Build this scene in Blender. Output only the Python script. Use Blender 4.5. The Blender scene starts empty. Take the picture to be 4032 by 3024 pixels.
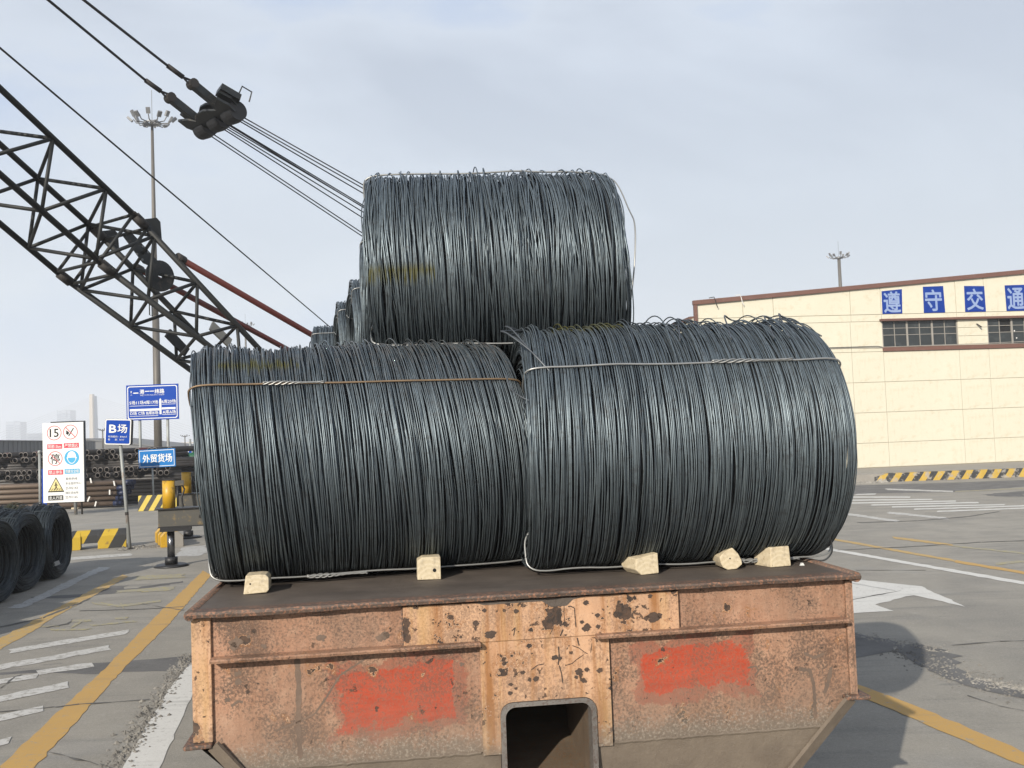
import bpy, math, random
import numpy as np
from mathutils import Vector, Matrix

random.seed(7)
rng = np.random.default_rng(7)
SC = bpy.context.scene
COL = SC.collection
rad = math.radians

# ------------------------------------------------------------------ camera, sky, sun, exposure
CAM = Vector((0.0, 0.0, 2.15))
FPX, PITCH, ROLL = 3900.0, 0.051, 0.037          # focal length in pixels of a 4032 px wide frame
cd = bpy.data.cameras.new('camera'); cam = bpy.data.objects.new('camera', cd); COL.objects.link(cam)
cd.sensor_width = 36.0; cd.lens = 36.0 * FPX / 4032.0
cd.clip_start = 0.05; cd.clip_end = 9000
FW = Vector((0, math.cos(PITCH), math.sin(PITCH)))
U0 = Vector((0, -math.sin(PITCH), math.cos(PITCH)))
RT = Vector((1, 0, 0)) * math.cos(ROLL) - U0 * math.sin(ROLL)
UP = U0 * math.cos(ROLL) + Vector((1, 0, 0)) * math.sin(ROLL)
cam.matrix_world = Matrix(((RT.x, UP.x, -FW.x, CAM.x), (RT.y, UP.y, -FW.y, CAM.y), (RT.z, UP.z, -FW.z, CAM.z), (0, 0, 0, 1)))
SC.camera = cam

SUN_AZ, SUN_EL = 25.0, 25.0                      # shadows fall 25 degrees right of straight ahead
world = bpy.data.worlds.new('World'); SC.world = world; world.use_nodes = True
wn = world.node_tree; wn.nodes.clear()
def WN(t, **k):
    n = wn.nodes.new(t)
    for a, b in k.items(): setattr(n, a, b)
    return n
wo = WN('ShaderNodeOutputWorld'); bg = WN('ShaderNodeBackground'); bg.inputs['Strength'].default_value = 0.085
sky = WN('ShaderNodeTexSky', sky_type='NISHITA', sun_disc=False)
sky.sun_elevation = rad(SUN_EL); sky.sun_rotation = rad(180 + SUN_AZ)
sky.air_density = 1.2; sky.dust_density = 2.5; sky.altitude = 10
tc = WN('ShaderNodeTexCoord'); mp = WN('ShaderNodeMapping'); mp.inputs['Scale'].default_value = (1.0, 1.0, 2.6)
mp.inputs['Rotation'].default_value = (0.2, 0.35, 0.5)
nz = WN('ShaderNodeTexNoise'); nz.inputs['Scale'].default_value = 1.5; nz.inputs['Detail'].default_value = 6; nz.inputs['Roughness'].default_value = 0.5
nz.inputs['Distortion'].default_value = 0.5
cr_ = WN('ShaderNodeValToRGB')
cr_.color_ramp.elements[0].position = 0.38; cr_.color_ramp.elements[0].color = (3.55, 4.75, 7.1, 1)
e_ = cr_.color_ramp.elements.new(0.50); e_.color = (5.8, 6.4, 7.3, 1)
e_ = cr_.color_ramp.elements[-1]; e_.position = 0.63; e_.color = (4.65, 5.2, 6.1, 1)
mx = WN('ShaderNodeMix', data_type='RGBA'); mx.inputs['Factor'].default_value = 0.86
wl = wn.links
wl.new(tc.outputs['Generated'], mp.inputs['Vector']); wl.new(mp.outputs[0], nz.inputs['Vector'])
wl.new(nz.outputs['Fac'], cr_.inputs['Fac'])
wl.new(sky.outputs['Color'], mx.inputs['A']); wl.new(cr_.outputs['Color'], mx.inputs['B'])
# paler towards the horizon all round, as hazy air makes it
sp = WN('ShaderNodeSeparateXYZ'); wl.new(tc.outputs['Generated'], sp.inputs[0])
hr_ = WN('ShaderNodeMapRange'); hr_.inputs['From Min'].default_value = 0.0; hr_.inputs['From Max'].default_value = 0.34; hr_.inputs['To Min'].default_value = 0.75; hr_.inputs['To Max'].default_value = 0.0
wl.new(sp.outputs['Z'], hr_.inputs['Value'])
mh = WN('ShaderNodeMix', data_type='RGBA'); mh.inputs['B'].default_value = (5.9, 6.6, 7.15, 1)
wl.new(hr_.outputs[0], mh.inputs['Factor']); wl.new(mx.outputs['Result'], mh.inputs['A'])
wl.new(mh.outputs['Result'], bg.inputs['Color']); wl.new(bg.outputs[0], wo.inputs['Surface'])

sl = bpy.data.lights.new('sun', 'SUN'); sl.energy = 5.0; sl.angle = rad(0.6); sl.color = (1.0, 0.93, 0.82)
so = bpy.data.objects.new('sun', sl); COL.objects.link(so)
sun_dir = Vector((math.sin(rad(SUN_AZ)) * math.cos(rad(SUN_EL)), math.cos(rad(SUN_AZ)) * math.cos(rad(SUN_EL)), -math.sin(rad(SUN_EL))))
so.rotation_euler = sun_dir.to_track_quat('-Z', 'Y').to_euler(); so.location = (-10, -20, 30)

SC.view_settings.view_transform = 'Standard'; SC.view_settings.look = 'None'
SC.view_settings.exposure = 0.50; SC.view_settings.gamma = 1.0
SC.view_settings.use_curve_mapping = False
SC.render.engine = 'CYCLES'
SC.cycles.max_bounces = 6; SC.cycles.volume_bounces = 1; SC.cycles.use_denoising = True

# ------------------------------------------------------------------ measuring helpers (pixels of the photo -> points of the place)
def ray(px, py): return FW + RT * ((px - 2016) / FPX) + UP * ((1512 - py) / FPX)
def gp(px, py, z=0.0):
    d = ray(px, py); return CAM + d * ((z - CAM.z) / d.z)
def dp(px, py, Y):
    d = ray(px, py); return CAM + d * (Y / d.y)

# ------------------------------------------------------------------ object helpers
def props(o, label=None, cat=None, group=None, kind=None):
    if label: o['label'] = label
    if cat: o['category'] = cat
    if group: o['group'] = group
    if kind: o['kind'] = kind
    return o
def thing(name, label, cat, loc=(0, 0, 0), rz=0.0, group=None, rot=None):
    o = bpy.data.objects.new(name, None); COL.objects.link(o)
    o.location = loc; o.rotation_euler = rot if rot else (0, 0, rz); o.empty_display_size = 0.1
    return props(o, label, cat, group)
def wmat(o):
    m = o.matrix_basis.copy()
    return wmat(o.parent) @ m if o.parent else m
def copy_tree(o, parent=None):
    c = o.copy(); COL.objects.link(c)
    if parent: c.parent = parent
    for ch in list(o.children): copy_tree(ch, c)
    return c

class MB:
    def __init__(s): s.v = []; s.f = []
    def add(s, vs, fs):
        k = len(s.v); s.v += [tuple(p) for p in vs]; s.f += [tuple(i + k for i in f) for f in fs]; return s
    def box(s, x0, x1, y0, y1, z0, z1):
        return s.add([(x0, y0, z0), (x1, y0, z0), (x1, y1, z0), (x0, y1, z0), (x0, y0, z1), (x1, y0, z1), (x1, y1, z1), (x0, y1, z1)],
                     [(3, 2, 1, 0), (4, 5, 6, 7), (0, 1, 5, 4), (1, 2, 6, 5), (2, 3, 7, 6), (3, 0, 4, 7)])
    def bar(s, a, b, w, h, up=(0, 0, 1)):
        a = Vector(a); b = Vector(b); d = (b - a).normalized(); u = Vector(up)
        sd = d.cross(u); sd = sd.normalized() if sd.length > 1e-4 else Vector((1, 0, 0)); u = sd.cross(d)
        p = [c + sd * (i * w / 2) + u * (j * h / 2) for c in (a, b) for i, j in ((-1, -1), (1, -1), (1, 1), (-1, 1))]
        return s.add(p, [(3, 2, 1, 0), (4, 5, 6, 7), (0, 1, 5, 4), (1, 2, 6, 5), (2, 3, 7, 6), (3, 0, 4, 7)])
    def tube(s, a, b, r, n=8, r2=None, cap=True):
        a = Vector(a); b = Vector(b); d = (b - a).normalized(); q = d.to_track_quat('Z', 'Y'); r2 = r if r2 is None else r2
        p = []
        for c, rr in ((a, r), (b, r2)):
            p += [c + q @ Vector((rr * math.cos(2 * math.pi * i / n), rr * math.sin(2 * math.pi * i / n), 0)) for i in range(n)]
        f = [(i, (i + 1) % n, n + (i + 1) % n, n + i) for i in range(n)]
        if cap: f += [tuple(range(n - 1, -1, -1)), tuple(range(n, 2 * n))]
        return s.add(p, f)
    def path(s, pts, r, n=6, closed=False):
        pts = [Vector(p) for p in pts]; m = len(pts); P = []; nrm = None
        for i, p in enumerate(pts):
            a = pts[i - 1] if (i or closed) else p; b = pts[(i + 1) % m] if (i < m - 1 or closed) else p
            t = (b - a).normalized()
            if nrm is None:
                nrm = t.cross(Vector((0.3, 0.2, 0.93))); nrm.normalize()
            nrm = (nrm - t * nrm.dot(t)).normalized(); bn = t.cross(nrm)
            P += [p + nrm * (r * math.cos(2 * math.pi * k / n)) + bn * (r * math.sin(2 * math.pi * k / n)) for k in range(n)]
        f = []
        for i in range(m if closed else m - 1):
            j = (i + 1) % m
            f += [(i * n + k, i * n + (k + 1) % n, j * n + (k + 1) % n, j * n + k) for k in range(n)]
        if not closed: f += [tuple(range(n - 1, -1, -1)), tuple((m - 1) * n + k for k in range(n))]
        return s.add(P, f)
    def prism(s, poly, vec):
        n = len(poly); v = Vector(vec); poly = [Vector(p) for p in poly]
        nn = Vector((0, 0, 0))
        for i in range(n): nn += poly[i].cross(poly[(i + 1) % n])
        if nn.dot(v) > 0: poly = poly[::-1]
        return s.add(poly + [p + v for p in poly], [tuple(range(n)), tuple(range(2 * n - 1, n - 1, -1))] +
                     [((i + 1) % n, i, n + i, n + (i + 1) % n) for i in range(n)])
    def lathe(s, prof, n=24, c=(0, 0, 0), axis='Z', closed=False):
        P = []; m = len(prof)
        for k in range(n):
            a = 2 * math.pi * k / n; co, si = math.cos(a), math.sin(a)
            for r, z in prof:
                q = (r * co, r * si, z)
                if axis == 'Y': q = (q[0], q[2], -q[1])
                if axis == 'X': q = (q[2], q[0], q[1])
                P.append((q[0] + c[0], q[1] + c[1], q[2] + c[2]))
        f = []
        for k in range(n):
            j = (k + 1) % n
            for i in range(m if closed else m - 1):
                i2 = (i + 1) % m
                f.append((k * m + i, j * m + i, j * m + i2, k * m + i2))
        return s.add(P, f)
    def build(s, name, mat, parent=None, world=False, smooth=False, bevel=0.0):
        me = bpy.data.meshes.new(name)
        vs = s.v
        if world and parent is not None:
            inv = wmat(parent).inverted(); vs = [tuple(inv @ Vector(p)) for p in vs]
        me.from_pydata(vs, [], s.f); me.update()
        o = bpy.data.objects.new(name, me); COL.objects.link(o)
        me.materials.append(mat)
        if smooth:
            for p in me.polygons: p.use_smooth = len(p.vertices) == 4
        if parent is not None: o.parent = parent
        if bevel:
            md = o.modifiers.new('bevel', 'BEVEL'); md.width = bevel; md.segments = 2; md.limit_method = 'ANGLE'; md.angle_limit = rad(40)
        return o

def text_obj(body, mat, parent, x, z, y, height=None, width=None, bold=0.0, name='lettering', rot=0.0, cap=None):
    """standing lettering in the parent's XZ plane, centred on (x, z), facing -Y"""
    cu = bpy.data.curves.new('t', 'FONT'); cu.body = body; cu.size = 1.0
    cu.resolution_u = 2; cu.align_x = 'LEFT'; cu.fill_mode = 'FRONT'
    t = bpy.data.objects.new('t', cu); COL.objects.link(t)
    dg = bpy.context.evaluated_depsgraph_get(); dg.update()
    me = bpy.data.meshes.new_from_object(t.evaluated_get(dg))
    bpy.data.objects.remove(t); bpy.data.curves.remove(cu)
    n = len(me.vertices); co = np.empty(n * 3, 'f'); me.vertices.foreach_get('co', co); co = co.reshape(-1, 3)
    if n == 0: return None
    lo, hi = co.min(0), co.max(0); w, h = hi[0] - lo[0], hi[1] - lo[1]
    if height and width: sx, sy = width / w, height / h
    elif height: sx = sy = height / h
    else: sx = sy = width / w
    c = (lo + hi) / 2; a = (co[:, 0] - c[0]) * sx; b = (co[:, 1] - c[1]) * sy
    out = np.zeros((n, 3), 'f'); out[:, 0] = x + a * math.cos(rot) - b * math.sin(rot); out[:, 2] = z + a * math.sin(rot) + b * math.cos(rot); out[:, 1] = y
    polys = [tuple(p_.vertices) for p_ in me.polygons]
    bpy.data.meshes.remove(me)
    m_ = MB(); bw = bold * 0.55; base = [tuple(map(float, v)) for v in out]
    offs = [(0, 0)] + ([(bw * math.cos(q_ * math.pi / 4), bw * math.sin(q_ * math.pi / 4)) for q_ in range(8)] if bold > 0 else [])
    for i_, (ox, oz) in enumerate(offs):            # a heavier stroke: the outline drawn again a hair to each side and a hair in front
        m_.add([(vx + ox * sy, vy - i_ * 0.0003, vz + oz * sy) for vx, vy, vz in base], polys)
    return m_.build(name, mat, parent)

# ------------------------------------------------------------------ materials
ALB = 0.765                                            # one trim for all surface colours, to suit the exposure
class G:
    """small wrapper to wire shader nodes"""
    def __init__(s, name, rough=0.6, metal=0.0, spec=0.5):
        s.m = bpy.data.materials.new(name); s.m.use_nodes = True; s.nt = s.m.node_tree
        s.b = s.nt.nodes['Principled BSDF']; s.b.inputs['Roughness'].default_value = rough
        s.b.inputs['Metallic'].default_value = metal; s.b.inputs['Specular IOR Level'].default_value = spec
        s.tc = None
    def n(s, t, **k):
        x = s.nt.nodes.new(t)
        for a, b in k.items(): setattr(x, a, b)
        return x
    def put(s, sock, v):
        if hasattr(v, 'is_output') or isinstance(v, bpy.types.NodeSocket): s.nt.links.new(v, sock)
        elif isinstance(v, tuple) and len(v) == 3 and sock.type == 'RGBA': sock.default_value = (v[0] * ALB, v[1] * ALB, v[2] * ALB, 1)
        else: sock.default_value = v
    def obj(s, scale=None, rot=None):
        if s.tc is None: s.tc = s.n('ShaderNodeTexCoord')
        if scale is None: return s.tc.outputs['Object']
        m = s.n('ShaderNodeMapping'); m.inputs['Scale'].default_value = scale
        if rot: m.inputs['Rotation'].default_value = rot
        s.put(m.inputs['Vector'], s.tc.outputs['Object']); return m.outputs[0]
    def noise(s, scale, detail=4, rough=0.55, vec=None, dist=0.0):
        x = s.n('ShaderNodeTexNoise'); x.inputs['Scale'].default_value = scale; x.inputs['Detail'].default_value = detail
        x.inputs['Roughness'].default_value = rough; x.inputs['Distortion'].default_value = dist
        s.put(x.inputs['Vector'], vec if vec is not None else s.obj()); return x.outputs['Fac']
    def voro(s, scale, vec=None, feature='F1'):
        x = s.n('ShaderNodeTexVoronoi', feature=feature); x.inputs['Scale'].default_value = scale
        s.put(x.inputs['Vector'], vec if vec is not None else s.obj()); return x.outputs['Distance']
    def ramp(s, f, a, b, lo=0.0, hi=1.0):
        x = s.n('ShaderNodeMapRange'); x.clamp = True
        for k, v in zip(('Value', 'From Min', 'From Max', 'To Min', 'To Max'), (f, a, b, lo, hi)): s.put(x.inputs[k], v)
        return x.outputs[0]
    def math(s, op, a, b=0.0):
        x = s.n('ShaderNodeMath', operation=op); s.put(x.inputs[0], a); s.put(x.inputs[1], b); return x.outputs[0]
    def mix(s, f, a, b):
        x = s.n('ShaderNodeMix', data_type='RGBA'); s.put(x.inputs['Factor'], f); s.put(x.inputs['A'], a); s.put(x.inputs['B'], b); return x.outputs['Result']
    def xyz(s):
        x = s.n('ShaderNodeSeparateXYZ'); s.put(x.inputs[0], s.obj()); return x.outputs
    def attr(s, name):
        x = s.n('ShaderNodeAttribute', attribute_name=name); return x.outputs['Fac']
    def color(s, v): s.put(s.b.inputs['Base Color'], v); return s
    def rough(s, v): s.put(s.b.inputs['Roughness'], v); return s
    def bump(s, h, strength=0.3, dist=0.01):
        x = s.n('ShaderNodeBump'); x.inputs['Strength'].default_value = strength; x.inputs['Distance'].default_value = dist
        s.put(x.inputs['Height'], h); s.put(s.b.inputs['Normal'], x.outputs[0]); return s

def simple(name, col, rough=0.6, metal=0.0, var=0.12, scale=3.0, dirt=None, dirt_amt=0.5, dscale=6.0):
    g = G(name, rough, metal, 0.12 if name.startswith(('sign', 'faded')) else 0.5)
    a = tuple(c * (1 - var) for c in col); b = tuple(min(1, c * (1 + var)) for c in col)
    c = g.mix(g.noise(scale), a, b)
    if dirt: c = g.mix(g.ramp(g.noise(dscale, 6, 0.65), 0.55, 0.68, 0, dirt_amt), c, dirt)
    g.color(c); return g.m

def wire_mat(name, tone=1.0):
    g = G(name, 0.46, 0.80, 0.5)
    t = g.attr('tone'); p = g.attr('paint'); r = g.attr('rust')
    a = tuple(tone * c for c in (0.078, 0.099, 0.116)); b = tuple(tone * c for c in (0.262, 0.312, 0.338))
    c = g.mix(t, a, b)
    c = g.mix(g.ramp(g.noise(34, 5, 0.7), 0.50, 0.68, 0, 0.55), c, tuple(tone * k for k in (0.085, 0.082, 0.080)))
    rn = g.math('MULTIPLY', r, g.ramp(g.noise(28, 5), 0.35, 0.62))
    c = g.mix(rn, c, (0.125, 0.095, 0.075))
    c = g.mix(p, c, (0.085, 0.080, 0.014))
    g.put(g.b.inputs['Metallic'], g.ramp(g.math('MAXIMUM', p, rn), 0, 1, 0.84, 0.10))
    g.color(c)
    g.rough(g.ramp(t, 0, 1, 0.58, 0.45))
    return g.m
M = {}
M['wire'] = wire_mat('steel_wire')
M['wire_shaded'] = wire_mat('shaded_steel_wire', 0.55)  # same wire, darkened: the ground row's shade is put into the colour
M['core'] = simple('dark_core_steel', (0.020, 0.023, 0.027), 0.6, 0.4, 0.3, 30)  # near-black, so that gaps between the wires look shaded
M['tie'] = simple('tie_wire_steel', (0.40, 0.40, 0.385), 0.42, 0.7, 0.25, 12)
M['loose'] = simple('loose_wire_steel', (0.13, 0.14, 0.15), 0.45, 0.7, 0.25, 12)
M['tie_rusty'] = simple('rusty_tie_wire', (0.26, 0.18, 0.11), 0.55, 0.5, 0.3, 14)

def ground_mat():
    g = G('concrete', 0.85)
    big = g.noise(0.16, 4, 0.6); mid = g.noise(1.3, 6, 0.62); fine = g.noise(45, 3, 0.7); v = g.noise(9, 5, 0.7)
    c = g.mix(g.ramp(big, 0.35, 0.68), (0.258, 0.234, 0.192), (0.350, 0.320, 0.266))
    c = g.mix(g.ramp(mid, 0.42, 0.64, 0, 0.6), c, (0.175, 0.162, 0.138))
    c = g.mix(g.ramp(v, 0.56, 0.70, 0, 0.35), c, (0.46, 0.43, 0.375))
    st = g.noise(1.0, 5, 0.65, g.obj((0.32, 3.2, 1), (0, 0, -0.25)))
    c = g.mix(g.ramp(st, 0.54, 0.70, 0, 0.65), c, (0.12, 0.115, 0.107))
    st2 = g.noise(2.2, 4, 0.6, g.obj((0.8, 2.4, 1), (0, 0, -0.35)))
    c = g.mix(g.ramp(st2, 0.66, 0.72, 0, 0.6), c, (0.10, 0.096, 0.09))
    c = g.mix(g.ramp(g.noise(0.5, 3), 0.60, 0.74, 0, 0.3), c, (0.30, 0.31, 0.325))
    tr_ = g.n('ShaderNodeTexWave', wave_type='RINGS', rings_direction='Z'); tr_.inputs['Scale'].default_value = 0.085; tr_.inputs['Distortion'].default_value = 2.2; tr_.inputs['Detail'].default_value = 3
    mv = g.n('ShaderNodeMapping'); mv.inputs['Location'].default_value = (-14, -9, 0); g.put(mv.inputs['Vector'], g.obj()); g.put(tr_.inputs['Vector'], mv.outputs[0])
    c = g.mix(g.math('MULTIPLY', g.ramp(tr_.outputs['Fac'], 0.80, 0.97), g.ramp(g.noise(0.7, 4), 0.42, 0.62, 0, 0.40)), c, (0.135, 0.13, 0.12))
    c = g.mix(g.ramp(fine, 0.35, 0.7, 0, 0.40), c, (0.46, 0.43, 0.375))
    c = g.mix(g.ramp(g.noise(150, 2, 0.6), 0.52, 0.66, 0, 0.5), c, (0.16, 0.15, 0.135))
    c = g.mix(g.ramp(g.noise(210, 2, 0.6), 0.56, 0.68, 0, 0.4), c, (0.55, 0.52, 0.46))
    c = g.mix(g.ramp(g.noise(20, 5, 0.75), 0.55, 0.72, 0, 0.4), c, (0.19, 0.178, 0.155))
    g.color(c); g.bump(g.noise(80, 5, 0.75), 0.5, 0.008); return g.m
M['ground'] = ground_mat()
def asphalt_mat(name, col, spread=0.35):
    g = G(name, 0.9)
    c = g.mix(g.ramp(g.noise(2.0, 6, 0.65), 0.3, 0.7), tuple(k * (1 - spread) for k in col), tuple(k * (1 + spread) for k in col))
    c = g.mix(g.ramp(g.noise(70, 3, 0.7), 0.5, 0.75, 0, 0.5), c, (0.22, 0.21, 0.20))
    g.color(c); g.bump(g.noise(90, 4, 0.7), 0.5, 0.008); return g.m
M['asphalt'] = asphalt_mat('asphalt', (0.14, 0.135, 0.13))
M['patch'] = asphalt_mat('asphalt_patch', (0.125, 0.12, 0.114))
M['crack'] = asphalt_mat('crack_filler', (0.12, 0.115, 0.105))
M['crumb'] = asphalt_mat('rubble', (0.20, 0.185, 0.16), 0.6)
M['crumb_pale'] = asphalt_mat('pale_rubble', (0.30, 0.28, 0.245), 0.5)
def road_paint(name, col, wear, base=(0.31, 0.29, 0.25)):
    g = G(name, 0.75)
    c = g.mix(g.noise(2.5, 5), tuple(k * 0.86 for k in col), col)
    c = g.mix(g.ramp(g.noise(14, 7, 0.72), 0.62 - wear, 0.72 - wear, 0, 0.9), c, base)
    c = g.mix(g.ramp(g.noise(1.0, 5, 0.65, g.obj((0.5, 4, 1), (0, 0, -0.3))), 0.56, 0.70, 0, 0.40), c, (0.16, 0.15, 0.14))
    c = g.mix(g.ramp(g.noise(50, 3, 0.7), 0.5, 0.72, 0, 0.3), c, base)
    g.color(c); g.bump(g.noise(60, 4, 0.7), 0.3, 0.005); return g.m
M['yellow'] = road_paint('yellow_road_paint', (0.58, 0.345, 0.09), 0.045)
M['yellow_worn'] = road_paint('worn_yellow_road_paint', (0.56, 0.36, 0.11), 0.10)
M['yellow_faint'] = road_paint('faint_yellow_road_paint', (0.44, 0.37, 0.16), 0.19)
M['white'] = road_paint('white_road_paint', (0.72, 0.70, 0.65), 0.04)
M['white_worn'] = road_paint('worn_white_road_paint', (0.62, 0.60, 0.56), 0.125)
M['white_faint'] = road_paint('faint_white_road_paint', (0.52, 0.51, 0.49), 0.12)

def trailer_paint(name, center=False, patches=(), dirt_z=None):
    g = G(name, 0.66, 0.0, 0.35)
    x, y, z = g.xyz()
    big = g.noise(2.4, 5, 0.6); low = g.noise(3.4, 4, 0.6)
    if center: c = g.mix(g.ramp(big, 0.3, 0.7), (0.53, 0.295, 0.165), (0.66, 0.405, 0.245))
    else: c = g.mix(g.ramp(big, 0.3, 0.7), (0.315, 0.168, 0.104), (0.455, 0.250, 0.156))
    # chalky fading and a grey brown film of dirt that runs down the sheet
    c = g.mix(g.ramp(g.noise(18, 6, 0.72), 0.48, 0.70, 0, 0.35), c, (0.60, 0.41, 0.28))
    film = g.noise(1.0, 6, 0.65, g.obj((7, 7, 1.3)))
    c = g.mix(g.ramp(film, 0.42, 0.68, 0, 0.30 if center else 0.55), c, (0.215, 0.140, 0.098))
    # pin-prick rust
    spk = g.noise(88, 5, 0.72)
    th = g.math('ADD', spk, g.math('MULTIPLY', low, 0.75))
    c = g.mix(g.ramp(th, 0.82, 0.98, 0, 0.55 if center else 0.90), c, (0.110, 0.072, 0.052))
    c = g.mix(g.ramp(g.noise(160, 3, 0.6), 0.55, 0.66, 0, 0.35), c, (0.52, 0.34, 0.22))
    # rust runs
    run = g.noise(1.0, 6, 0.66, g.obj((12, 12, 0.75)))
    c = g.mix(g.ramp(run, 0.50, 0.64, 0, 0.88 if center else 0.35), c, (0.30, 0.125, 0.035) if center else (0.20, 0.095, 0.050))
    if center:
        c = g.mix(g.ramp(g.noise(1.0, 5, 0.6, g.obj((11, 11, 0.9), (0, 0.04, 0))), 0.53, 0.68, 0, 0.42), c, (0.55, 0.34, 0.13))
    # red marking paint, brushed on
    br = g.noise(1.0, 6, 0.7, g.obj((5, 5, 34), (0, 0.12, 0)))
    e = g.math('MULTIPLY', g.math('SUBTRACT', g.math('ADD', g.math('MULTIPLY', g.noise(8, 6, 0.72), 0.82), g.math('MULTIPLY', br, 0.18)), 0.5), 0.25)
    e2 = g.math('MULTIPLY', g.math('SUBTRACT', g.noise(5, 6, 0.72), 0.5), 0.30)
    for cx, cz, hx, hz, sl_, col in patches:
        dx = g.math('SUBTRACT', g.math('ABSOLUTE', g.math('SUBTRACT', x, cx)), hx)
        zz = g.math('SUBTRACT', z, g.math('MULTIPLY', g.math('SUBTRACT', x, cx), sl_))
        dz = g.math('SUBTRACT', g.math('ABSOLUTE', g.math('SUBTRACT', zz, cz)), hz)
        d = g.math('MAXIMUM', dx, dz)
        c = g.mix(g.math('MULTIPLY', g.ramp(g.math('ADD', d, e2), 0.050, 0.036), g.ramp(th, 0.78, 0.98, 0.62, 0.15)), c, (0.27, 0.060, 0.034))
        inner = g.ramp(g.math('ADD', d, e), 0.004, -0.004)
        wear = g.ramp(th, 0.80, 0.99, 0.94, 0.30)
        rc = g.mix(g.ramp(br, 0.35, 0.65), tuple(k * 0.86 for k in col), tuple(k * 1.14 for k in col))
        c = g.mix(g.math('MULTIPLY', inner, wear), c, rc)
    # flakes gone down to dark steel, with a raw pale edge and an orange halo
    ch = g.math('ADD', g.noise(6.5, 5, 0.6), g.math('MULTIPLY', g.math('SUBTRACT', g.noise(36, 5, 0.7), 0.5), 0.16))
    ch2 = g.math('ADD', g.noise(24, 4, 0.6), g.math('MULTIPLY', low, 0.12))
    t1, t2 = (0.605, 0.690) if center else (0.655, 0.742)
    c = g.mix(g.math('MULTIPLY', g.ramp(ch, t1 - 0.045, t1 - 0.01), 0.75), c, (0.29, 0.125, 0.045))
    c = g.mix(g.math('MULTIPLY', g.ramp(ch, t1 - 0.010, t1 - 0.006), 0.7), c, (0.62, 0.42, 0.28))
    m1 = g.ramp(ch, t1, t1 + 0.004); m2 = g.ramp(ch2, t2, t2 + 0.008)
    steel = g.mix(g.ramp(g.noise(40, 4), 0.4, 0.6), (0.040, 0.028, 0.022), (0.095, 0.055, 0.035))
    c = g.mix(m1, c, steel); c = g.mix(g.math('MULTIPLY', m2, 0.9), c, steel)
    if dirt_z:
        dn = g.math('ADD', z, g.math('MULTIPLY', g.math('SUBTRACT', g.noise(12, 6, 0.75), 0.5), 0.20))
        c = g.mix(g.ramp(dn, dirt_z + 0.26, dirt_z + 0.02, 0, 0.45), c, (0.19, 0.145, 0.110))
        c = g.mix(g.ramp(dn, dirt_z + 0.06, dirt_z - 0.02, 0, 0.85), c, (0.165, 0.135, 0.105))
        c = g.mix(g.math('MULTIPLY', g.ramp(dn, dirt_z + 0.09, dirt_z + 0.04), g.ramp(g.noise(75, 4, 0.7), 0.50, 0.62, 0, 0.45)), c, (0.42, 0.36, 0.29))
    g.color(c)
    h = g.math('SUBTRACT', g.math('ADD', g.math('MULTIPLY', spk, 0.30), g.math('MULTIPLY', g.noise(3.0, 3), 1.2)), g.math('MULTIPLY', g.math('MAXIMUM', m1, m2), 0.5))
    g.bump(h, 0.6, 0.012)
    return g.m
RED = (0.42, 0.055, 0.020)
M['tr_panel'] = trailer_paint('salmon_paint', patches=((-0.625, 1.035, 0.245, 0.122, 0.06, RED), (0.71, 1.070, 0.240, 0.090, 0.03, RED)), dirt_z=0.80)
M['tr_center'] = trailer_paint('salmon_paint_pale', center=True, dirt_z=0.775)
def grime(name, a, b, chips=None):
    g = G(name, 0.7)
    c = g.mix(g.ramp(g.noise(5, 6, 0.65), 0.3, 0.7), a, b)
    c = g.mix(g.ramp(g.noise(1.0, 4, 0.6, g.obj((3, 22, 3))), 0.5, 0.75, 0, 0.35), c, (0.05, 0.04, 0.035))
    if chips: c = g.mix(g.ramp(g.noise(85, 6, 0.7), 0.51, 0.58, 0, 0.75), c, chips)
    g.color(c); g.bump(g.noise(40, 5, 0.7), 0.5, 0.008); return g.m
M['tr_deck'] = grime('worn_deck_steel', (0.075, 0.058, 0.046), (0.135, 0.108, 0.088))
M['tr_lip'] = grime('chipped_lip', (0.075, 0.052, 0.040), (0.12, 0.085, 0.065), (0.34, 0.16, 0.09))
M['tr_low'] = grime('muddy_steel', (0.135, 0.105, 0.078), (0.20, 0.160, 0.120))
M['tr_frame'] = grime('bare_steel_edge', (0.095, 0.085, 0.075), (0.19, 0.172, 0.155), (0.09, 0.055, 0.04))
M['tr_in'] = grime('tunnel_steel', (0.10, 0.075, 0.05), (0.17, 0.13, 0.09), (0.16, 0.075, 0.03))

def wood_mat():
    g = G('pale_timber', 0.8)
    o = g.obj((1, 1, 1)); ri = g.n('ShaderNodeTexWave', wave_type='RINGS', rings_direction='Y'); ri.inputs['Scale'].default_value = 14
    ri.inputs['Distortion'].default_value = 3.5; ri.inputs['Detail'].default_value = 3; ri.inputs['Detail Scale'].default_value = 2
    g.put(ri.inputs['Vector'], o)
    c = g.mix(g.ramp(ri.outputs['Fac'], 0.2, 0.9), (0.60, 0.50, 0.335), (0.66, 0.56, 0.39))
    c = g.mix(g.ramp(g.noise(24, 6, 0.7), 0.50, 0.68, 0, 0.6), c, (0.40, 0.31, 0.19))
    c = g.mix(g.ramp(g.noise(11, 6, 0.7), 0.52, 0.64, 0, 0.65), c, (0.27, 0.23, 0.185))
    c = g.mix(g.ramp(g.noise(70, 3, 0.7), 0.6, 0.68, 0, 0.6), c, (0.20, 0.13, 0.07))
    g.color(c); g.bump(g.noise(60, 4), 0.4, 0.003); return g.m
M['wood'] = wood_mat()
M['hole'] = simple('black_hole', (0.006, 0.006, 0.006), 0.9)
M['stone'] = simple('white_stone', (0.60, 0.60, 0.58), 0.8)
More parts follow.
